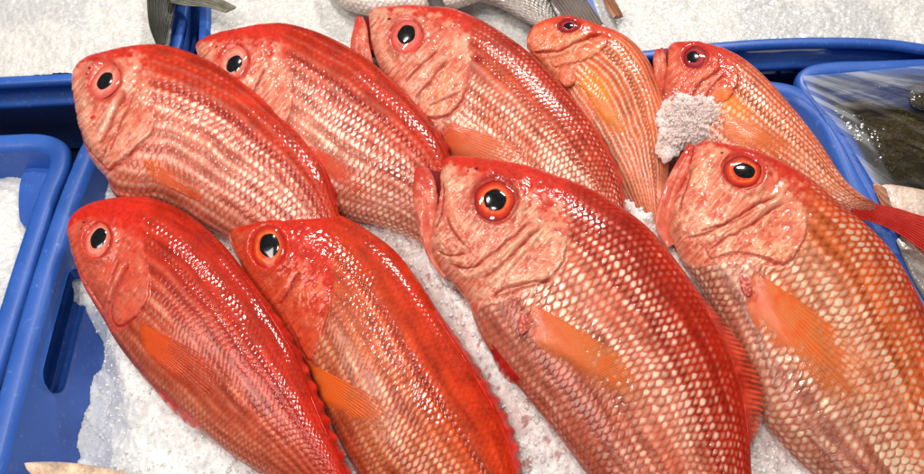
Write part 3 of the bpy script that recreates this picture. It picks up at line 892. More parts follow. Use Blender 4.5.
FISH['E'] = dict(sper=1.0, alt=.5, seed=105, z0=0.110, z1=0.112, rows=15, pitch=1.0,
    D=[(668, 60), (667, 50), (673, 45.5), (690, 44.5), (714, 49), (735, 57.5), (756, 73), (780, 98), (801, 124), (819, 148), (831, 166), (842, 181), (856, 194), (872, 203)],
    V=[(668, 60), (665, 78), (664, 96), (668, 118), (678, 138), (696, 158), (722, 178), (754, 196), (790, 210), (820, 218), (845, 221), (862, 221), (872, 220)],
    oper=[(744, 62), (735, 68), (738, 78), (730, 98), (712, 106), (694, 112), (676, 122)],
    feat=[('p', [(722, 69.5), (735, 66), (738, 77), (731, 95), (725, 101), (705, 102), (716, 84)], 2, 1.3, lin(236, 134, 96)),
          ('g', [(722, 66), (706, 80), (688, 96)], 1.4, 1.6), ('g', [(726, 72), (712, 88), (700, 100)], 1.2, 1.2), ('r', [(718, 64), (702, 78), (684, 92)], 2.4, 1.0)],
    eye=(695, 57, 7, 11.5, 15, .9, .1), pupil_off=(-2, 0), pasp=.85, iris=IR_DARK, orbit=lin(196, 50, 52), red_to=.45, pale_amt=.45,
    head_red=lin(216, 70, 54), head_pink=lin(230, 116, 92), head_pale=lin(240, 150, 124),
    tint=[(0, lin(208, 70, 50)), (.3, lin(222, 96, 60)), (.6, lin(232, 124, 60)), (.8, lin(222, 100, 70)), (1, lin(210, 100, 84))],
    silver=[(0, .4), (.2, .6), (.5, .5), (1, .3)], stripe=.8, stripe_w=[(0, .2), (.2, .7), (.5, 1), (1, 1)], pale=lin(242, 206, 184), rim=[(0, .5), (1, .5)],
    fins=[('pectoral_fin', [(716, 112), (720, 122), (722, 134)], [(776, 132), (784, 150), (770, 164)], lin(230, 116, 40), lin(228, 120, 66), 9, .0016)],
    edge_fins=[('dorsal_fin', 'D', .56, .80, [(0, 0), (.6, 5), (.95, 9), (1, 2)], 8, lin(214, 70, 54), lin(220, 90, 70), .5)],
    jaw=([(655, 50), (653, 62), (656, 78), (664, 92)], [(663, 48), (666, 58), (668, 74), (676, 88)]), jaw_z=.112,
    mouth=[(662, 50), (670, 48), (672, 76), (664, 76)],
    tail=([(852, 199), (872, 203), (895, 208), (930, 217), (990, 212)], [(852, 216), (872, 221), (892, 229), (926, 252), (985, 310)], 11),
    wash=[(733, 108, 30, 16, .8, lin(236, 132, 36), .8)],
    label='slim red-orange fish at the back right, tail over the rim, ice on its throat')
FISH['F'] = dict(bump=.55, seed=106, z0=0.106, z1=0.075, rows=20,
    D=[(70, 236), (69, 228), (74, 217), (86, 208), (105, 202), (126, 199), (148, 199), (166, 204), (186, 214), (206, 229), (226, 248), (251, 280), (275, 314), (297, 352), (312, 388), (326, 424), (340, 455), (355, 492), (372, 530)],
    V=[(70, 236), (72, 250), (77, 268), (85, 288), (94, 304), (104, 320), (114, 338), (128, 358), (143, 377), (156, 391), (177, 408), (202, 431), (230, 454), (260, 474), (300, 500), (340, 526), (372, 545)],
    oper=[(150, 199), (141, 240), (149, 272), (147, 302), (136, 318), (120, 328), (110, 332)],
    feat=[('g', [(73, 254), (80, 274), (92, 294), (105, 312)], 1.4, 1.6), ('spot', (84, 223), 2.6, 1.8, lin(96, 22, 20)), ('spot', (82, 229), 1.8, 1.6, lin(96, 22, 20)), ('p', [(130, 248), (141, 250), (149, 275), (146, 303), (134, 317), (119, 326), (113, 317), (123, 275)], 2.5, 1.2, lin(220, 120, 96)),
          ('g', [(127, 262), (117, 285), (106, 309)], 1.6, 1.6), ('g', [(118, 256), (110, 285), (103, 307)], 1.4, 1.1), ('r', [(122, 262), (113, 285), (104, 306)], 2.5, 1.0)],
    eye=(97.5, 240, 8.6, 12.6, 16.5, 1.2, .1), pupil_off=(.5, -1.5), pasp=1.18, iris=(lin(226, 122, 104), lin(206, 80, 66), lin(232, 150, 130)), orbit=lin(196, 50, 40), red_to=.5, pale_amt=.3,
    head_red=lin(214, 48, 34), head_pink=lin(216, 96, 76), head_pale=lin(226, 130, 108),
    tint=[(0, lin(192, 18, 10)), (.3, lin(200, 26, 14)), (.5, lin(198, 36, 22)), (.7, lin(204, 62, 42)), (.9, lin(206, 92, 76)), (1, FADE)],
    silver=[(0, .02), (.3, .06), (.5, .2), (.65, .35), (.85, .5), (1, .35)], stripe=.28, pale=lin(228, 160, 128), relief=[(0, .3), (.15, .6), (.6, .8), (1, .8)], rim=[(0, .15), (.5, .4), (1, .7)],
    fins=[('pectoral_fin', [(139, 322), (140, 334), (144, 348)], [(206, 362), (200, 384), (176, 386)], lin(226, 86, 22), lin(206, 60, 28), 10, .0022)],
    edge_fins=[('dorsal_fin', 'D', .48, .95, [(0, 0), (.25, 5), (.6, 8), (1, 3)], 13, lin(200, 24, 14), lin(208, 44, 28), .6),
               ('pelvic_fin', 'V', .40, .54, [(0, 0), (.35, 6), (.7, 6), (1, 0)], 5, lin(210, 36, 22), lin(224, 80, 60), .2)],
    label='bright red fish lowest on the left, snout against the crate wall')
FISH['G'] = dict(bump=.55, seed=107, z0=0.100, z1=0.070, rows=19,
    D=[(231, 222), (231, 207), (238, 201), (256, 199), (281, 203), (320, 211), (349, 221), (374, 236), (396, 253), (419, 282), (440, 314), (461, 346), (480, 376), (498, 408), (511, 440), (518, 474), (524, 520), (528, 560)],
    V=[(231, 222), (232, 240), (238, 258), (250, 282), (268, 310), (288, 340), (304, 370), (318, 398), (334, 430), (352, 464), (380, 500), (430, 540), (490, 565), (528, 572)],
    oper=[(330, 213), (331, 258), (333, 292), (324, 324), (316, 352), (302, 366), (298, 360)],
    feat=[('spot', (249, 217), 2.8, 2.0, lin(96, 22, 20)), ('spot', (246, 224), 2.0, 1.6, lin(96, 22, 20)), ('p', [(302, 275), (322, 274), (329, 300), (322, 334), (311, 360), (296, 334), (283, 305)], 2.5, 1.0, lin(218, 108, 72)),
          ('g', [(301, 272), (290, 290), (277, 308)], 1.6, 1.6), ('r', [(296, 268), (284, 286), (270, 304)], 2.6, .9)],
    eye=(268, 247, 11.2, 16.5, 20.5, 1.15, -.1), pupil_off=(1.5, -1), pasp=1.06, iris=IR_ORG, orbit=lin(200, 50, 28), red_to=.75, pale_amt=.2,
    head_red=lin(206, 46, 28), head_pink=lin(210, 80, 52), head_pale=lin(220, 112, 76),
    tint=[(0, lin(202, 30, 13)), (.25, lin(206, 47, 20)), (.5, lin(210, 74, 30)), (.68, lin(206, 84, 34)), (.85, lin(196, 76, 46)), (1, lin(190, 70, 56))],
    silver=[(0, .01), (.3, .06), (.45, .2), (.62, .45), (.8, .5), (1, .3)], stripe=.1, pale=lin(216, 170, 130), relief=[(0, .3), (.15, .6), (.6, .8), (1, .8)], rim=[(0, .1), (.5, .35), (1, .7)],
    fins=[('pectoral_fin', [(311, 364), (314, 378), (322, 398)], [(388, 408), (376, 424), (350, 426)], lin(228, 100, 24), lin(218, 100, 40), 9, .002)],
    edge_fins=[('dorsal_fin', 'D', .5, .95, [(0, 0), (.25, 5), (.6, 9), (1, 4)], 14, lin(206, 28, 14), lin(214, 50, 28), .55)],
    jaw=([(227, 206), (226, 222), (230, 242), (240, 260)], [(239, 203), (237, 218), (240, 238), (250, 256)]), jaw_z=.101,
    label='orange-red fish with orange-ringed eye, right of the bright red one with pink-ringed eye')
FISH['H'] = dict(seed=108, z0=0.134, z1=0.095, rows=21, pitch=1.1, nu=760, nv=340, roll=.010,
    D=[(443, 186), (442, 168), (448, 161), (462, 159.5), (500, 164), (530, 170), (560, 181), (590, 193), (620, 211), (645, 229), (665, 251), (689, 283), (710, 315), (728, 350), (740, 384), (747, 420), (750, 474), (752, 530), (752, 570)],
    V=[(443, 186), (440, 204), (432, 232), (431, 250), (440, 268), (455, 286), (468, 303), (475, 322), (486, 345), (505, 371), (531, 402), (560, 438), (587, 474), (620, 512), (670, 550), (720, 572), (752, 580)],
    oper=[(574, 187), (567, 205), (570, 226), (567, 244), (562, 264), (543, 283), (510, 297), (480, 304), (472, 314)],
    feat=[('spot', (476, 169), 3.2, 2.2, lin(96, 22, 20)), ('spot', (468, 171), 2.2, 1.8, lin(96, 22, 20)), ('p', [(546, 220), (567, 220), (567, 241), (561, 264), (544, 281), (519, 289), (496, 296), (506, 281), (532, 255)], 2.5, 1.6, lin(232, 178, 148)),
          ('r', [(544, 220), (523, 236), (498, 258), (472, 275), (456, 277)], 3.2, 1.9), ('r', [(547, 226), (527, 248), (504, 272), (482, 288)], 2.8, 1.6),
          ('g', [(543, 224), (525, 242), (501, 265), (478, 282)], 1.5, 2.0), ('g', [(536, 218), (518, 232), (494, 252), (468, 268), (446, 264)], 1.5, 1.6),
          ('g', [(553, 280), (527, 284), (502, 290), (490, 299)], 1.5, 2.0), ('r', [(550, 275), (527, 279), (504, 286)], 2.4, 1.2),
          ('r', [(449, 178), (453, 208), (467, 232)], 5, 1.2), ('g', [(445, 214), (452, 230), (465, 246)], 1.5, 1.5), ('g', [(465, 252), (450, 256), (437, 252)], 1.4, 1.4),
          ('g', [(443, 180), (441, 205), (434, 230)], 2, 1.2)],
    eye=(495, 200, 11.8, 19.5, 26, 1.0, 0), pasp=.98, iris=IR_RED, orbit=lin(164, 34, 36), red_to=.42, pale_amt=.95,
    head_pink=lin(226, 142, 120), head_pale=lin(240, 190, 164),
    tint=[(0, lin(192, 20, 12)), (.22, lin(178, 22, 14)), (.38, lin(196, 46, 28)), (.5, lin(214, 84, 50)), (.7, lin(210, 98, 70)), (.88, lin(196, 88, 76)), (1, FADE)], rim=[(0, .4), (.4, .8), (1, .9)],
    silver=[(0, .0), (.1, .1), (.22, .55), (.34, .95), (.42, .75), (.55, 1.0), (.75, .95), (.9, .7), (1, .5)], silver_u=[(0, 1), (.5, 1), (.8, .8), (1, .6)], stripe=.15,
    fins=[('pectoral_fin', [(531, 303), (528, 320), (528, 338)], [(634, 366), (626, 386), (596, 386)], lin(222, 92, 30), lin(230, 140, 86), 13, .0025, 1.0)],
    edge_fins=[('dorsal_fin', 'D', .45, .80, [(0, 0), (.25, 5), (.55, 28), (.75, 36), (.92, 18), (1, 2)], 38, lin(196, 30, 16), lin(222, 86, 56), .2),
               ('pelvic_fin', 'V', .34, .42, [(0, 0), (.4, 5), (.7, 5), (1, 0)], 5, lin(196, 36, 30), lin(210, 60, 50), .2)],
    jaw=([(415, 168), (413, 190), (417, 218), (426, 248), (444, 270)], [(425, 166), (432, 174), (438, 196), (438, 222), (452, 254)]), jaw_z=.134,
    mouth=[(428, 170), (445, 172), (444, 200), (436, 226), (432, 220)],
    knob=(525, 321, 7, 14, .3), wash=[(560, 320, 40, 18, .6, lin(228, 110, 50), .45)],
    label='largest red fish at front centre with gaping mouth and deep red eye')
FISH['I'] = dict(seed=109, z0=0.126, z1=0.092, rows=19, pitch=1.1, nu=700, nv=320,
    D=[(693, 160), (692, 149), (699, 144.5), (719, 146), (748, 154), (775, 164), (800, 178), (817, 191), (837, 209), (861, 227), (881, 246), (897, 267), (911, 291), (925, 321), (940, 370), (950, 430), (955, 500), (956, 540)],
    V=[(693, 160), (684, 182), (672, 206), (668, 226), (674, 244), (684, 262), (700, 286), (718, 318), (735, 353), (752, 392), (766, 424), (786, 448), (812, 473), (850, 502), (900, 530), (940, 548), (956, 552)],
    oper=[(812, 187), (808, 205), (810, 224), (800, 249), (784, 268), (752, 263), (720, 262), (696, 266), (686, 262)],
    feat=[('spot', (722, 153), 3.0, 2.0, lin(96, 22, 20)), ('p', [(780, 198), (802, 203), (807, 215), (801, 244), (785, 263), (763, 257), (736, 252), (710, 257), (708, 246), (742, 226)], 2.5, 2.0, lin(238, 168, 132)),
          ('r', [(788, 196), (755, 214), (725, 232), (700, 246)], 3.4, 2.0), ('g', [(783, 193), (745, 211), (708, 233), (684, 240)], 1.5, 1.8), ('g', [(786, 201), (757, 220), (728, 238), (706, 252)], 1.4, 1.6),
          ('r', [(702, 154), (704, 180), (716, 200)], 5, 1.2), ('g', [(760, 208), (730, 222), (700, 232)], 1.2, 1.0), ('g', [(692, 170), (684, 190), (678, 212)], 2, 1.2)],
    eye=(743, 171.5, 11.6, 18.5, 24, .84, .25), pasp=.72, pupil_off=(1, -.5), iris=IR_RED, orbit=lin(196, 60, 52), red_to=.34, pale_amt=.85,
    head_pink=lin(230, 140, 116), head_pale=lin(242, 182, 152),
    tint=[(0, lin(196, 44, 26)), (.12, lin(210, 70, 38)), (.35, lin(226, 106, 62)), (.55, lin(226, 116, 72)), (.75, lin(196, 96, 76)), (1, lin(180, 84, 74))], rim=[(0, .6), (1, .85)],
    silver=[(0, .4), (.1, .8), (.3, 1.0), (.5, 1.1), (.7, .95), (.9, .8), (1, .6)], stripe=.15, pale=lin(240, 208, 178),
    fins=[('pectoral_fin', [(755, 271), (748, 286), (745, 304)], [(858, 352), (842, 384), (782, 362)], lin(226, 96, 34), lin(232, 140, 88), 13, .0025, 1.0)],
    edge_fins=[('dorsal_fin', 'D', .5, .9, [(0, 0), (.25, 3), (.6, 6), (1, 3)], 12, lin(196, 34, 22), lin(206, 60, 44), .3)],
    jaw=([(688, 144), (671, 172), (660, 198), (658, 218), (672, 238)], [(697, 147), (691, 168), (680, 192), (676, 212), (688, 230)]), jaw_z=.126,
    knob=(747, 284, 7, 13, -.2), wash=[(785, 300, 50, 22, .8, lin(230, 120, 50), .5), (790, 180, 26, 12, .6, lin(206, 60, 30), .6)],
    label='large fish at far right with golden-orange scaled flank and knob behind its gill')

for k in 'DECBAIHGF':
    make_fish(FISH[k])

# ------------------------------------------------------------------ blue crates
RIM = 0.084


def crate(name, label, path_px, rim_z, holes=(), hz=(-.022, -.042), slim=1.0, mat=BLUE, n=420, deep=0.15):
    """rounded crate: the profile is swept round the rim path; holes = [(px0, py0, px1, py1)] ends of a hand slot"""
    c = np.array(path_px, float)
    w3 = at(c[:, 0], c[:, 1], np.full(len(c), rim_z))[:, :2]
    p = spline(w3, n, closed=True)
    t = np.roll(p, -1, 0) - np.roll(p, 1, 0); t /= np.linalg.norm(t, axis=1, keepdims=True)
    area = 0.5 * np.sum(p[:, 0] * np.roll(p[:, 1], -1) - np.roll(p[:, 0], -1) * p[:, 1])
    o = np.stack([t[:, 1], -t[:, 0]], 1) * (1 if area > 0 else -1)           # outward
    pf = [(-.034, -deep), (-.0190, hz[1] - .006), (-.0180, hz[1]), (-.0140, hz[0]), (-.0125, -.013), (-.0115, -.006), (-.0085, -.0015), (-.004, 0), (.006, .0), (.0090, -.0012), (.0105, -.005), (.0108, -.0110),
          (.0095, -.0130), (.0000, -.0145), (-.0015, hz[0]), (-.0045, hz[1]), (-.0050, hz[1] - .003), (.010, hz[1] - .004), (.0108, hz[1] - .012), (-.006, hz[1] - .014), (-.020, -deep)]
    pf = np.array(pf)
    pf[4:13] *= slim
    K = len(pf)
    V = np.zeros((n, K, 3))
    V[..., :2] = p[:, None] + o[:, None] * pf[None, :, :1]
    V[..., 2] = rim_z + pf[None, :, 1]
    keep = np.ones((n, K - 1), bool)
    bridges = []
    kin = (2, 3); kout = (14, 15)
    for (x0, y0, x1, y1) in holes:
        a = at(x0, y0, rim_z)[:2]; b_ = at(x1, y1, rim_z)[:2]
        ia = int(np.argmin(np.linalg.norm(p - a, axis=1))); ib = int(np.argmin(np.linalg.norm(p - b_, axis=1)))
        if (ib - ia) % n > n / 2: ia, ib = ib, ia
        idx = [(ia + q) % n for q in range((ib - ia) % n + 1)]
        m = len(idx)
        for q, i in enumerate(idx):
            f = min(q, m - 1 - q)
            r = 1.0 if f >= 4 else math.sqrt(max(0.02, 1 - (1 - f / 4) ** 2))
            for k0, k1 in (kin, kout):
                v0, v1 = V[i, k0].copy(), V[i, k1].copy(); mid = (v0 + v1) / 2
                V[i, k0] = mid + (v0 - mid) * r; V[i, k1] = mid + (v1 - mid) * r
        for q in range(m - 1):
            keep[idx[q], 2] = False; keep[idx[q], 14] = False
            i, i2 = idx[q], idx[q + 1]
            bridges += [(i, 2, i, 15, i2, 15, i2, 2), (i, 14, i, 3, i2, 3, i2, 14)]
        i = idx[0]; bridges.append((i, 3, i, 14, i, 15, i, 2))
        i = idx[-1]; bridges.append((i, 2, i, 15, i, 14, i, 3))
    I = np.arange(n)[:, None]; J = np.arange(K - 1)[None]
    F = np.stack([I * K + J, I * K + J + 1, ((I + 1) % n) * K + J + 1, ((I + 1) % n) * K + J], -1)
    if area < 0: F = F[..., ::-1]
    isrim = np.zeros((n, K - 1), bool); isrim[:, 5:12] = True
    cen = p.mean(0)
    root = thing(name, label, 'crate', (float(cen[0]), float(cen[1]), rim_z - deep), 'blue plastic crates of ice')
    Vf = V.reshape(-1, 3)
    br = np.array([[q[0] * K + q[1], q[2] * K + q[3], q[4] * K + q[5], q[6] * K + q[7]] for q in bridges], int).reshape(-1, 4)

    def part(nm, faces):
        used = np.unique(faces); mp = np.full(len(Vf), -1); mp[used] = np.arange(len(used))
        return mesh_obj(nm, Vf[used], mp[faces], mat, root)
    part('wall', np.vstack([F[keep & ~isrim], br]))
    part('rim', F[isrim])
    fl = np.concatenate([np.c_[p + o * -.030, np.full(n, rim_z - deep + .003)], np.c_[p + o * -.030, np.full(n, rim_z - deep)]])
    mesh_obj('floor', fl, [list(range(n)), list(range(2 * n - 1, n - 1, -1))], mat, root, smooth=False)
    return root, p, o


main_path = [(-52, 620), (-12, 474), (32, 310), (58, 226), (80, 168), (94, 140), (116, 126), (150, 121), (300, 113), (500, 101), (700, 88), (760, 86), (796, 92), (822, 110), (840, 140), (862, 190), (892, 240), (930, 300), (1010, 430), (1090, 580), (1070, 640), (1000, 665), (500, 690), (30, 668), (-40, 650)]
main, mp_, mo_ = crate('fish_crate', 'blue crate of ice in the foreground holding all nine red fish', main_path, RIM, holes=[(50, 252, 14, 378)], hz=(-.020, -.060), n=640)
left_path = [(-90, 560), (-28, 420), (6, 316), (30, 240), (47, 190), (58, 163), (57, 148), (42, 141), (0, 141), (-120, 146), (-260, 152), (-300, 180), (-330, 380), (-370, 600), (-340, 640), (-140, 620), (-100, 600)]
lc, lp_, lo_ = crate('fish_crate', 'blue crate with loose ice beside the left edge, only its corner in view', left_path, RIM - .004)
ul_path = [(-300, 96), (-120, 86), (0, 80), (80, 76), (140, 74), (164, 68), (172, 52), (178, 30), (186, -20), (198, -110), (180, -130), (0, -128), (-250, -118), (-290, -100)]
ul, up_, uo_ = crate('fish_crate', 'blue crate heaped with ice behind the left one, a grey tail over its corner', ul_path, RIM + .004, hz=(-.014, -.026), slim=.65)
ur_path = [(232, 76), (400, 68), (560, 60), (640, 54), (700, 47), (760, 42), (820, 40), (890, 42), (950, 50), (1010, 52), (1040, 20), (1020, -110), (990, -130), (600, -132), (240, -130), (222, -110), (204, 20), (210, 66)]
ur, rp_, ro_ = crate('fish_crate', 'blue crate full of ice across the back right with an oval hand slot', ur_path, RIM + .004, holes=[(748, 42, 838, 40)], hz=(-.0135, -.027), slim=.6)
r_path = [(806, 80), (812, 72), (830, 68), (880, 66), (940, 64), (1060, 62), (1120, 80), (1160, 200), (1180, 330), (1130, 350), (1000, 352), (960, 330), (925, 268), (895, 222), (868, 176), (846, 136), (822, 102)]
rc, cp_, cO_ = crate('fish_crate', 'blue crate lined with clear film at the right, holding a dark flatfish', r_path, RIM + .002)

# ------------------------------------------------------------------ the ice
out = np.vstack(OUTLINES)


def ice_bed(name, path, outw, x0, x1, y0, y1, step, zfun, seed, cfun, label, skirt=0, lump=.0):
    nx = int((x1 - x0) / step); ny = int((y1 - y0) / step)
    gx, gy = np.meshgrid(np.linspace(x0, x1, nx), np.linspace(y0, y1, ny), indexing='ij')
    z = zfun(gx, gy)
    k = 1 / 0.0036
    f1, f2, hid = worley(gx * k, gy * k, seed)
    g1, g2, hid2 = worley(gx * k * 2.1 + 7, gy * k * 2.1, seed + 31)
    crag = fbm(gx / .035, gy / .035, seed + 2, 5, .55)
    c1, c2, ch_ = worley(gx / .021 + .35 * fbm(gx / .01, gy / .01, seed + 13, 2), gy / .021 + .35 * fbm(gx / .01, gy / .01, seed + 14, 2), seed + 15)
    z = z + .0035 * crag + .0012 * fbm(gx / .008, gy / .008, seed + 12, 3) + lump * (.45 - c1) * (.5 + ch_) + .0014 * (hid - .5) * sm(0, .3, f2 - f1) + .0009 * (.5 - f1) + .0009 * (hid2 - g1)
    msk = inside((path + outw * -.004)[::2], gx, gy)
    V = np.stack([gx, gy, z], -1).reshape(-1, 3)
    F = gridfaces(nx, ny)
    F = F[msk.ravel()[F].all(1)]
    px, py = seen(V)
    c = cfun(px, py, gx.ravel(), gy.ravel(), crag.ravel(), hid.ravel())
    used = np.unique(F); mp = np.full(len(V), -1); mp[used] = np.arange(len(used))
    VV, FF, CC = V[used], mp[F], c[used]
    if skirt:
        m_ = 14
        ring = path + outw * -.0085
        lv = np.linspace(skirt - .012, skirt - .06, m_)
        SV = np.stack([np.repeat(ring[:, None, 0], m_, 1), np.repeat(ring[:, None, 1], m_, 1), np.repeat(lv[None], len(ring), 0)], -1)
        SV[..., :2] += (.002 * fbm(SV[..., 0] / .008, SV[..., 2] / .008 + SV[..., 1] / .008, 61, 3))[..., None] * outw[:, None]
        b_ = len(VV); nn_ = len(ring)
        sf = gridfaces(nn_, m_, base=b_)
        VV = np.vstack([VV, SV.reshape(-1, 3)]); FF = np.vstack([FF, sf]); CC = np.vstack([CC, np.broadcast_to(np.array([.85, .85, .84]), (nn_ * m_, 3))])
    o = mesh_obj(name, VV, FF, ICE, None, CC)
    tag(o, label, 'ice', None, 'stuff')
    return V[used]


def main_z(gx, gy):
    st = 6
    sx, sy = gx[::st, ::st], gy[::st, ::st]
    P = out
    extra = at(np.array([86, 92, 96, 80, 100, 140, 200, 640, 652, 630, 645]), np.array([330, 380, 430, 470, 500, 520, 560, 200, 208, 194, 215]), np.array([.036, .04, .045, .035, .05, .062, .064, .112, .112, .106, .112]))
    Q = np.vstack([P[:, :3] - np.array([0, 0, .010]), np.repeat(extra, 4, 0)])
    zz = np.zeros(sx.shape); ww = np.zeros(sx.shape)
    for q in Q:
        wgt = 1 / (((sx - q[0]) ** 2 + (sy - q[1]) ** 2) / .02 ** 2 + .05) ** 1.8
        zz += wgt * q[2]; ww += wgt
    zz /= ww
    # bilinear up-sampling
    fi = np.arange(gx.shape[0]) / st; fj = np.arange(gx.shape[1]) / st
    i0 = np.clip(np.floor(fi).astype(int), 0, sx.shape[0] - 2); j0 = np.clip(np.floor(fj).astype(int), 0, sx.shape[1] - 2)
    a = (fi - i0)[:, None]; b_ = (fj - j0)[None]
    a = np.clip(a, 0, 1); b_ = np.clip(b_, 0, 1)
    z = zz[i0][:, j0] * (1 - a) * (1 - b_) + zz[i0 + 1][:, j0] * a * (1 - b_) + zz[i0][:, j0 + 1] * (1 - a) * b_ + zz[i0 + 1][:, j0 + 1] * a * b_
    dw = np.full(sx.shape, 9.0)
    for p_ in mp_[::3]:
        dw = np.minimum(dw, np.hypot(sx - p_[0], sy - p_[1]))
    left = sm(.02, -.12, sx + .25) * 1.0
    dz = (.058 * sm(.095, .025, dw) * np.clip(left + sm(.1, -.1, sx + .2) + .9 * sm(.2, .3, sx), 0, 1))
    d2 = dz[i0][:, j0] * (1 - a) * (1 - b_) + dz[i0 + 1][:, j0] * a * (1 - b_) + dz[i0][:, j0 + 1] * (1 - a) * b_ + dz[i0 + 1][:, j0 + 1] * a * b_
    return z - .004 - d2


def main_c(px, py, x, y, crag, hid):
    c = np.broadcast_to(np.array([.97, .97, .97]), (len(px), 3)).copy()
    pink = sm(230, 330, px) * (.55 + .9 * fbm(x / .03, y / .03, 77, 3))
    pink = np.clip(pink, 0, 1) * sm(900, 700, px)
    c = mixc(c, np.array([.80, .60, .57])[None], pink * .75)
    spots = sm(.30, .42, fbm(x / .008, y / .008, 91, 3)) * sm(300, 420, px) * sm(720, 600, px) * sm(220, 280, py)
    c = mixc(c, np.array([.42, .14, .13])[None], spots * .7)
    c *= (1 + .12 * (hid - .5))[:, None]
    return c


def grey_c(px, py, x, y, crag, hid):
    c = np.broadcast_to(np.array([.72, .71, .69]), (len(px), 3)).copy()
    wet = sm(-.05, .3, fbm(x / .06, y / .06, 55, 4))
    c = mixc(c, np.array([.54, .55, .57])[None], wet * .6)
    return c * (1 + .14 * (hid - .5))[:, None]


b0 = mp_.min(0); b1 = mp_.max(0)
MAINV = ice_bed('crushed_ice', mp_, mo_, b0[0], b1[0], max(b0[1], -.33), b1[1], .00135, main_z, 201, main_c, 'crushed ice packed round the red fish, pinkish between them', lump=.007)
FLAT = lambda lev, amp, cx, cy: (lambda gx, gy: lev + amp * np.exp(-((gx - cx) / .18) ** 2 - ((gy - cy) / .12) ** 2))
q = at(60, 10, .1)
ice_bed('crushed_ice', up_, uo_, -.75, float(up_[:, 0].max()), float(up_[:, 1].min()), .46, .0018, FLAT(RIM - .006, .03, q[0], q[1] + .03), 202, grey_c, 'smooth grey-white ice heaped in the crate at the top left')
q = at(300, 0, .1)
ice_bed('crushed_ice', rp_, ro_, float(rp_[:, 0].min()), .72, float(rp_[:, 1].min()), .46, .0018, FLAT(RIM - .004, .012, q[0], q[1] + .1), 203, grey_c, 'grey-white ice filling the long crate across the top', skirt=RIM)


def left_z(gx, gy):
    q = at(-30, 260, .05)
    return RIM - .075 + .05 * np.exp(-((gx - q[0]) / .07) ** 2 - ((gy - q[1]) / .16) ** 2)


ice_bed('crushed_ice', lp_, lo_, -.66, float(lp_[:, 0].max()), -.3, float(lp_[:, 1].max()), .0018, left_z, 204, lambda *a: grey_c(*a) * 1.12, 'white ice lying in the crate at the left edge')


# ------------------------------------------------------------------ other fish and fittings
def px_slab(name, poly, z, th, mat, parent=None, col=None):
    p = np.array(poly, float); n = len(p)
    t = at(p[:, 0], p[:, 1], np.full(n, z)); b_ = t.copy(); b_[:, 2] -= th
    f = [list(range(n - 1, -1, -1)), list(range(n, 2 * n))] + [[k, (k + 1) % n, (k + 1) % n + n, k + n] for k in range(n)]
    return mesh_obj(name, np.vstack([t, b_]), f, mat, parent, None if col is None else np.broadcast_to(col, (2 * n, 3)), smooth=False)


led = spline([(26, 168), (34, 164), (60, 164), (60, 172), (50, 200), (40, 222), (32, 227), (22, 224), (19, 214)], 48, closed=True)
px_slab('corner_ledge', led, RIM - .034, .008, BLUE, lc)


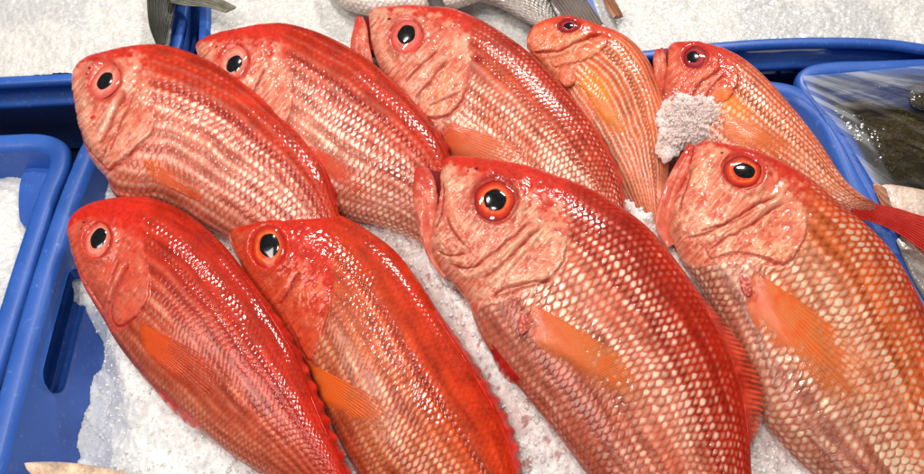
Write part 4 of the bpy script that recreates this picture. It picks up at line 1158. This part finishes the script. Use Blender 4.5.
def plain_fish(name, label, D_, V_, z0, z1, stops, rows, thick, mat, seed, cat='fish', nu=260, nv=150, pale=None, silver=.6, roll=0.0, speck=None, group=None, smoothskin=False):
    Dp = spline(D_, nu); Vp = spline(V_, nu); u = np.linspace(0, 1, nu); zc = z0 + (z1 - z0) * u
    D = at(Dp[:, 0], Dp[:, 1], zc + roll); V = at(Vp[:, 0], Vp[:, 1], zc - roll)
    hgt = np.linalg.norm(D - V, axis=1); T = thick * hgt.max()
    hp = T * np.minimum(1, hgt / hgt.max() * 1.15) * prof(u, [(0, .5), (.15, .9), (.4, 1), (1, .8)])
    w, s_ = section(nv, 2 * thick)
    P0 = D[:, None] * (1 - w)[None, :, None] + V[:, None] * w[None, :, None]
    P0[..., 2] += hp[:, None] * s_[None]
    N0 = gridnormals(P0); fl = N0[nu // 2, nv // 2, 2] < 0
    if fl: N0 = -N0
    X, Y = seen(P0.reshape(-1, 3)); X = X.reshape(nu, nv); Y = Y.reshape(nu, nv)
    Lm = np.linalg.norm(P0[-1, nv // 2] - P0[0, nv // 2]); pitch = hgt.max() / rows
    aa = np.repeat((u * Lm / pitch)[:, None], nv, 1); bb = np.repeat(np.linspace(0, rows, nv)[None], nu, 0)
    R, DA, DB, ID, EV = scale_field(aa, bb)
    N1 = fbm(X / 12, Y / 12, seed, 4); N2 = fbm(X / 3, Y / 3, seed + 3, 3)
    wn = np.clip(np.repeat(w[None], nu, 0) + .1 * N1, 0, 1)
    c = np.stack([np.interp(wn, [q[0] for q in stops], [q[1][k] for q in stops]) for k in range(3)], -1)
    c = c * (1 + .4 * N1 + .35 * N2)[..., None]
    disp = .0006 * N1 + .0003 * N2
    if not smoothskin:
        blob = np.exp(-(((DA - .56) / .3) ** 2 + (DB / .42) ** 2))
        if pale is not None: c = mixc(c, np.broadcast_to(pale, c.shape), np.clip(silver * blob * (.5 + ID), 0, 1))
        c = mixc(c, c * .55, .7 * sm(.8, .97, R))
        disp = disp + pitch * .09 * (.9 * DA - .5 * DB ** 2) * (1 - R ** 10)
    if speck is not None:
        f1, f2, hd = worley(X / 2.6, Y / 2.6, seed + 8)
        c = mixc(c, np.broadcast_to(speck, c.shape), sm(.35, .1, f1) * sm(.35, .8, hd) * np.clip(.3 + 1.2 * N1, 0, .6))
        disp = disp + .00018 * (.5 - f1)
    P = P0 + N0 * (disp * sm(0, .05, np.sin(math.pi * np.repeat(w[None], nu, 0))))[..., None]
    nb = 14
    ub = np.linspace(0, math.pi, nb)[1:-1]; wb = (1 - np.cos(ub)) / 2
    B = D[:, None] * (1 - wb)[None, :, None] + V[:, None] * wb[None, :, None]; B[..., 2] -= .7 * hp[:, None] * np.sin(ub)[None]
    nB = B.shape[1]; vi = np.arange(nu)[:, None] * nv + np.arange(nv)[None]; base = nu * nv
    ids = np.concatenate([vi[:, :1], base + np.arange(nu)[:, None] * nB + np.arange(nB)[None], vi[:, -1:]], 1)
    F = np.vstack([gridfaces(nu, nv), np.stack([ids[:-1, :-1], ids[:-1, 1:], ids[1:, 1:], ids[1:, :-1]], -1).reshape(-1, 4)])
    if fl: F = F[:, ::-1]
    cen = P0[nu // 2, nv // 2]
    root = thing(name, label, cat, (float(cen[0]), float(cen[1]), float(cen[2] - 1.6 * T)), group)
    mesh_obj('body', np.vstack([P.reshape(-1, 3), B.reshape(-1, 3)]), F, mat, root, np.vstack([c.reshape(-1, 3), np.broadcast_to(c[nu // 2, -3], (nu * nB, 3))]))
    return root


GRP = 'grey fish lying on the back ice'
k_ = plain_fish('silver_fish', 'silver-white fish belly on the ice above the open-mouthed fish of the back row', [(318, -34), (345, -52), (400, -66), (460, -70), (540, -66)], [(318, -34), (326, -10), (336, 2), (352, 11), (376, 16), (400, 16), (440, 12), (480, 0), (540, -30)], .106, .106,
    [(0, lin(90, 86, 84)), (.5, lin(150, 140, 132)), (.8, lin(206, 194, 184)), (1, lin(200, 180, 170))], 26, .16, GREYSKIN, 301, pale=lin(235, 228, 220), group=GRP)
tail_fin(k_, ([(418, -14), (426, -4), (433, 10)], [(436, -16), (440, -4), (446, 11)], 9), .121, 301, lin(58, 52, 50), lin(84, 76, 72), GREYSKIN).name = 'pelvic_fin'
l_ = plain_fish('grey_fish', 'grey-brown scaled fish tapering to a dark tail behind the small orange fish', [(560, -90), (552, -40), (548, -10), (553, 8), (559, 20), (563, 30)], [(400, -80), (450, -30), (474, -2), (497, 6), (522, 20), (545, 32)], .112, .100,
    [(0, lin(84, 74, 70)), (.4, lin(120, 106, 100)), (.75, lin(150, 138, 130)), (1, lin(126, 112, 106))], 24, .17, GREYSKIN, 302, pale=lin(190, 176, 168), silver=.5, group=GRP)
tail_fin(l_, ([(540, -12), (556, 6), (572, 30)], [(574, -18), (588, 2), (603, 24)], 10), .110, 302, lin(96, 82, 78), lin(130, 112, 104), GREYSKIN)
t_ = thing('grey_fish', 'dark grey-green fish tail with spread spines over the crate corner at top left', 'fish', tuple(float(v) for v in at(168, -12, .10)), GRP)
tail_fin(t_, ([(147, -30), (147, 0), (150, 26), (158, 46)], [(178, -30), (176, 0), (171, 18), (165, 44)], 9), .112, 303, lin(66, 66, 58), lin(46, 46, 40), GREYSKIN, zt=-.006)
tail_fin(t_, ([(172, -34), (186, -22), (206, -8), (236, 8)], [(170, 2), (184, 5), (204, 6), (226, 12)], 11), .116, 304, lin(70, 72, 62), lin(150, 146, 130), GREYSKIN, zt=-.004)
x_ = thing('fish_fin', 'narrow brown fin tip on the ice at the top, beside a blue strip', 'fin', tuple(float(v) for v in at(612, 0, .09)))
tail_fin(x_, ([(598, -24), (606, 0), (616, 16)], [(612, -26), (613, 0), (620, 17)], 3), .094, 305, lin(150, 92, 62), lin(176, 120, 88), GREYSKIN, th=.004)
sp = px_slab('plastic_strip', [(580, -10), (590, -10), (594, 4), (600, 17), (596, 18), (588, 8)], .094, .004, BLUE)
tag(sp, 'short blue plastic strip on the ice at the top beside a grey tail', 'strip')

# dark flatfish under clear film
FLATG = 'dark flatfish under film in the right crate'
n_ = plain_fish('flatfish', 'dark olive-brown speckled flatfish under clear film in the right crate', [(831, 112), (836, 104), (850, 101), (880, 104), (930, 113), (1000, 126), (1080, 150)], [(831, 112), (836, 122), (846, 138), (862, 160), (880, 184), (930, 196), (1000, 200), (1080, 170)], .056, .056,
    [(0, lin(52, 46, 26)), (.1, lin(64, 54, 28)), (.5, lin(54, 44, 22)), (1, lin(42, 36, 22))], 34, .07, DARKSKIN, 310, speck=lin(130, 118, 92), smoothskin=True, group=FLATG)
n2_ = plain_fish('flatfish', 'second dark flatfish under the film, its snout just entering at the right edge', [(908, 98), (911, 88), (925, 82), (960, 78), (1020, 84)], [(908, 98), (912, 106), (930, 112), (970, 116), (1020, 112)], .072, .072,
    [(0, lin(44, 40, 34)), (.5, lin(62, 54, 42)), (1, lin(40, 37, 32))], 20, .09, DARKSKIN, 311, speck=lin(120, 108, 84), smoothskin=True, nu=140, nv=90, group=FLATG)
p_ = plain_fish('white_bellied_fish', 'pale pinkish white-bellied fish below the dark flatfish at the right edge', [(876, 188), (884, 185), (905, 187), (940, 195), (1010, 212)], [(876, 188), (882, 202), (892, 222), (908, 246), (935, 272), (990, 300), (1010, 290)], .090, .086,
    [(0, lin(214, 180, 160)), (.3, lin(226, 206, 192)), (.7, lin(214, 186, 172)), (1, lin(190, 160, 146))], 30, .10, GREYSKIN, 312, smoothskin=True)
tail_fin(p_, ([(873, 184), (878, 184), (886, 188)], [(876, 190), (884, 206), (894, 214)], 3), .099, 313, lin(206, 120, 70), lin(200, 150, 130), GREYSKIN).name = 'gill_cover'
q_ = plain_fish('white_bellied_fish', 'grey-white fish belly lowest at the right edge beside the crate rim', [(896, 240), (905, 234), (930, 244), (1000, 270)], [(896, 240), (902, 256), (914, 282), (940, 320), (1000, 360)], .086, .086,
    [(0, lin(200, 186, 174)), (.5, lin(190, 178, 170)), (1, lin(120, 116, 114))], 20, .10, GREYSKIN, 314, smoothskin=True, nu=140, nv=90)
o_ = plain_fish('fish_tip', 'pale tan pointed tip lying on the ice at the bottom left corner', [(24, 463), (34, 462), (62, 462), (95, 466), (130, 474), (200, 500)], [(24, 463), (28, 470), (40, 482), (70, 500), (120, 520), (200, 530)], .062, .062,
    [(0, lin(206, 176, 150)), (.3, lin(226, 196, 168)), (1, lin(206, 170, 142))], 20, .12, GREYSKIN, 315, smoothskin=True, cat='fish')

# clear film drawn over the rim of the right crate
FILM = bpy.data.materials.new('clear_film'); FILM.use_nodes = True
nt = FILM.node_tree
for n in list(nt.nodes): nt.nodes.remove(n)
om = nt.nodes.new('ShaderNodeOutputMaterial'); m1 = nt.nodes.new('ShaderNodeMixShader'); m2 = nt.nodes.new('ShaderNodeMixShader')
tr = nt.nodes.new('ShaderNodeBsdfTransparent'); gl = nt.nodes.new('ShaderNodeBsdfGlossy'); df = nt.nodes.new('ShaderNodeBsdfDiffuse')
gl.inputs['Roughness'].default_value = .10; df.inputs[0].default_value = (.8, .82, .86, 1)
lw = nt.nodes.new('ShaderNodeFresnel'); lw.inputs[0].default_value = 1.33
n5 = noise_node(nt, 1.0, 4)
mpn = nt.nodes.new('ShaderNodeMapping'); mpn.inputs['Scale'].default_value = (26, 150, 40); mpn.inputs['Rotation'].default_value = (0, 0, .55)
nt.links.new(n5.inputs['Vector'].links[0].from_socket, mpn.inputs[0]); nt.links.new(mpn.outputs[0], n5.inputs['Vector'])
mr = nt.nodes.new('ShaderNodeMapRange'); mr.inputs[1].default_value = .5; mr.inputs[2].default_value = .75; mr.inputs[3].default_value = .0; mr.inputs[4].default_value = .03
fo_ = nt.nodes.new('ShaderNodeAttribute'); fo_.attribute_name = 'Silver'
ad_ = nt.nodes.new('ShaderNodeMath'); ad_.operation = 'ADD'
nt.links.new(n5.outputs[0], mr.inputs[0]); nt.links.new(mr.outputs[0], ad_.inputs[0]); nt.links.new(fo_.outputs['Fac'], ad_.inputs[1]); nt.links.new(ad_.outputs[0], m1.inputs[0])
nt.links.new(tr.outputs[0], m1.inputs[1]); nt.links.new(df.outputs[0], m1.inputs[2])
nt.links.new(lw.outputs[0], m2.inputs[0]); nt.links.new(m1.outputs[0], m2.inputs[1]); nt.links.new(gl.outputs[0], m2.inputs[2]); nt.links.new(m2.outputs[0], om.inputs[0])
n1, n2 = 200, 220
le = spline([(803, 76), (812, 96), (836, 124), (858, 158), (880, 194)], n1); re_ = spline([(1060, 60), (1060, 100), (1060, 150), (1060, 196)], n1)
tq = np.linspace(0, 1, n2)
gx = le[:, None, 0] * (1 - tq)[None] + re_[:, None, 0] * tq[None]; gy = le[:, None, 1] * (1 - tq)[None] + (re_[:, None, 1] - 6 * np.sin(math.pi * tq)[None] * np.linspace(1, 0, n1)[:, None]) * tq[None]
ii = np.linspace(0, 1, n1)[:, None]
ww_ = np.minimum(sm(.02, .34, ii + 0 * tq[None]), sm(.02, .13, tq[None] + 0 * ii))
ang = np.arctan2(gy - 40, gx - 700)
dist = np.hypot(gx - 700, gy - 40)
wr = fbm(ang * 26, dist / 90, 401, 4) * .007 + fbm(gx / 26, gy / 9, 402, 4) * .004 + .0022 * np.abs(fbm(ang * 60, dist / 60, 403, 3))
zf = (RIM + .0055) - .022 * ww_ + wr * (.25 + .75 * sm(0, .3, ww_)) * (.8 - .55 * sm(.6, 1, ww_))
Pf = at(gx, gy, zf)
Nf = gridnormals(Pf); fl = Nf[50, 50, 2] < 0
Ff = gridfaces(n1, n2)
fold = (.10 * sm(1.0, .8, ww_) + .30 * sm(.0, .5, fbm(ang * 34, dist / 160, 404, 4) + .08) * sm(1.0, .7, ww_) + .03 * sm(.1, .4, fbm(ang * 40, dist / 90, 405, 3)))
fo = mesh_obj('plastic_film', Pf.reshape(-1, 3), Ff[:, ::-1] if fl else Ff, FILM, silver=fold.ravel())
tag(fo, 'clear wrinkled plastic film stretched over the rim and the dark flatfish', 'plastic film')

# a clump of ice on a throat
n1, n2 = 90, 260
r = np.linspace(0, 1, n1); th = np.linspace(0, 2 * math.pi, n2, endpoint=False)
rr, tt = np.meshgrid(r, th, indexing='ij')
ol = np.array([(663, 98), (676, 93), (692, 95), (706, 93), (718, 101), (722, 114), (714, 124), (711, 137), (700, 146), (686, 147), (676, 158), (663, 162), (655, 148), (659, 132), (654, 116)], float)
rim_ = spline(ol, n2, closed=True)
cx_, cy_ = 686, 121
rim_ = rim_ + 2.5 * np.stack([fbm(rim_[:, 0] / 4, rim_[:, 1] / 4, 410, 3), fbm(rim_[:, 0] / 4, rim_[:, 1] / 4, 415, 3)], 1)
gx = cx_ + rr * (rim_[None, :, 0] - cx_); gy = cy_ + rr * (rim_[None, :, 1] - cy_)
zs = np.zeros((12, 26))
for a_i in range(12):
    for b_i in range(26):
        ii_, jj_ = int(a_i / 11 * (n1 - 1)), b_i * 10
        p_, _n = HITS[105](gx[ii_, jj_], gy[ii_, jj_]); zs[a_i, b_i] = np.clip(p_[2], .110, .136)
zs = (zs + np.roll(zs, 1, 1) + np.roll(zs, -1, 1)) / 3
zs[0] = zs[1] = zs[:3].mean()
fa_ = np.linspace(0, 11, n1); fb_ = np.arange(n2) / 10
a0_ = np.minimum(fa_.astype(int), 10); b0_ = fb_.astype(int) % 26; ta_ = (fa_ - a0_)[:, None]; tb_ = (fb_ - fb_.astype(int))[None]
zg = (zs[a0_][:, b0_] * (1 - tb_) + zs[a0_][:, (b0_ + 1) % 26] * tb_) * (1 - ta_) + (zs[a0_ + 1][:, b0_] * (1 - tb_) + zs[a0_ + 1][:, (b0_ + 1) % 26] * tb_) * ta_
zb = zg + .006 * np.sqrt(np.maximum(0, 1 - rr ** 2)) - .003 * rr ** 6
Pc = at(gx, gy, zb)
kx = Pc[..., 0] / .0045; ky = Pc[..., 1] / .0045
f1, f2, hid = worley(kx, ky, 411); g1, g2, hid2 = worley(kx * 2.2, ky * 2.2, 412)
Pc[..., 2] += .005 * fbm(kx / 4, ky / 4, 413, 4) + .0045 * (hid - .5) * sm(0, .2, f2 - f1) + .002 * (hid2 - g1)
cc = mixc(np.broadcast_to(np.array([.94, .84, .82]), Pc.shape), np.array([.88, .64, .59])[None, None], np.clip(.5 + 1.4 * fbm(kx / 3, ky / 3, 414, 3), 0, 1))
Fc = gridfaces(n1, n2, wrapv=True)
if gridnormals(Pc)[40, 30, 2] < 0: Fc = Fc[:, ::-1]
tag(mesh_obj('crushed_ice', Pc.reshape(-1, 3), Fc, ICE, None, cc.reshape(-1, 3)), 'clump of pinkish crushed ice on the throat of the slim back-right fish', 'ice', None, 'stuff')

# loose grains on the front ice
ph = (1 + 5 ** .5) / 2
ico = np.array([(-1, ph, 0), (1, ph, 0), (-1, -ph, 0), (1, -ph, 0), (0, -1, ph), (0, 1, ph), (0, -1, -ph), (0, 1, -ph), (ph, 0, -1), (ph, 0, 1), (-ph, 0, -1), (-ph, 0, 1)]) / 1.9
icf = np.array([(0, 11, 5), (0, 5, 1), (0, 1, 7), (0, 7, 10), (0, 10, 11), (1, 5, 9), (5, 11, 4), (11, 10, 2), (10, 7, 6), (7, 1, 8), (3, 9, 4), (3, 4, 2), (3, 2, 6), (3, 6, 8), (3, 8, 9), (4, 9, 5), (2, 4, 11), (6, 2, 10), (8, 6, 7), (9, 8, 1)])
NG = 15000
pick = MAINV[RNG.integers(0, len(MAINV), NG)]
sc = (.0005 + .0016 * RNG.random(NG) ** 3)[:, None, None] * (.6 + .8 * RNG.random((NG, 1, 3)))
rot = RNG.normal(size=(NG, 3, 3)); rot = np.linalg.qr(rot)[0]; rot *= np.sign(np.linalg.det(rot))[:, None, None]
gv = np.einsum('nvk,nkl->nvl', ico[None] * sc * (.8 + .4 * RNG.random((NG, 12, 1))), rot) + pick[:, None] + np.array([0, 0, .0004])
gf = (icf[None] + 12 * np.arange(NG)[:, None, None]).reshape(-1, 3)
# bigger melting chips over the clump and the gaps
def chips(pick_, n_, lo_, hi_):
    sc_ = (lo_ + (hi_ - lo_) * RNG.random(n_) ** 2)[:, None, None] * (.5 + .8 * RNG.random((n_, 1, 3)))
    rt_ = np.linalg.qr(RNG.normal(size=(n_, 3, 3)))[0]; rt_ *= np.sign(np.linalg.det(rt_))[:, None, None]
    return np.einsum('nvk,nkl->nvl', ico[None] * sc_ * (.75 + .5 * RNG.random((n_, 12, 1))), rt_) + pick_[:, None]


Pcl = Pc[:72].reshape(-1, 3)
edge_ = []
while len(edge_) < 260:
    q_ = ol[RNG.integers(0, len(ol))] + RNG.normal(size=2) * 5.0
    if q_[0] > 650 and q_[1] < 150:
        p_, _n = HITS[105](q_[0], q_[1]); edge_.append(np.array([p_[0], p_[1], min(max(p_[2], .100), .138)]))
g2_ = chips(np.vstack([Pcl[RNG.integers(0, len(Pcl), 1340)] + np.array([0, 0, .0003]), np.array(edge_)]), 1600, .0006, .0023)
mx_, my_ = seen(MAINV)
gap = MAINV[((mx_ > 225) & (my_ > 215)) | ((mx_ > 600) & (my_ > 150))]
g3_ = chips(gap[RNG.integers(0, len(gap), 5000)], 5000, .0010, .0032)
gv = np.concatenate([gv, g2_, g3_]); NG = len(gv)
gf = (icf[None] + 12 * np.arange(NG)[:, None, None]).reshape(-1, 3)
gcol = np.full((NG, 3), .95)
gcol[-5000 - 1600:-5000] = np.array([.93, .76, .72]); gcol[-5000:] = np.array([.92, .82, .80])
gcol *= (.9 + .1 * RNG.random((NG, 1)))
gcol = np.repeat(gcol, 12, 0)
tag(mesh_obj('ice_grains', gv.reshape(-1, 3), gf, GRAIN, None, gcol, smooth=False), 'loose glassy ice grains strewn over the ice round the red fish', 'ice', None, 'stuff')

# bench under the crates
gz = RIM - .155
me = mesh_obj('bench_top', np.array([[-2, -2, gz], [2, -2, gz], [2, 3, gz], [-2, 3, gz]]), [[0, 1, 2, 3]], DARK, smooth=False)
tag(me, kind='structure')

# ------------------------------------------------------------------ light
world = bpy.data.worlds.new('World'); scene.world = world; world.use_nodes = True
bg = world.node_tree.nodes['Background']
bg.inputs[0].default_value = (1.0, 0.97, 0.94, 1); bg.inputs[1].default_value = 0.08


def lamp(loc, sx, sy, power, aim=(0, 0, .08), colr=(1, .95, .88)):
    l = bpy.data.lights.new('ceiling_and_fill_lamp', 'AREA'); l.shape = 'RECTANGLE'; l.size = sx; l.size_y = sy; l.energy = power; l.color = colr
    o = bpy.data.objects.new('ceiling_and_fill_lamp', l); o.location = loc
    d = Vector(aim) - Vector(loc); o.rotation_euler = d.to_track_quat('-Z', 'Y').to_euler()
    COL.objects.link(o)


lamp((.60, 1.45, 1.55), .36, .08, 22)
lamp((-.60, .90, 1.9), .26, .08, 12)
lamp((-.30, .1, 2.0), .25, .08, 12)
lamp((-.85, -.35, 1.7), .9, .5, 13)  # soft fill from the left, added to brighten the lower-left ice
lamp((.15, -1.6, 1.5), .9, .5, 10)  # unseen front fill, added to light the crate fronts and hand slot

scene.view_settings.view_transform = 'Standard'
scene.view_settings.look = 'None'
scene.view_settings.exposure = 0.0
scene.cycles.max_bounces = 8
scene.cycles.use_adaptive_sampling = True
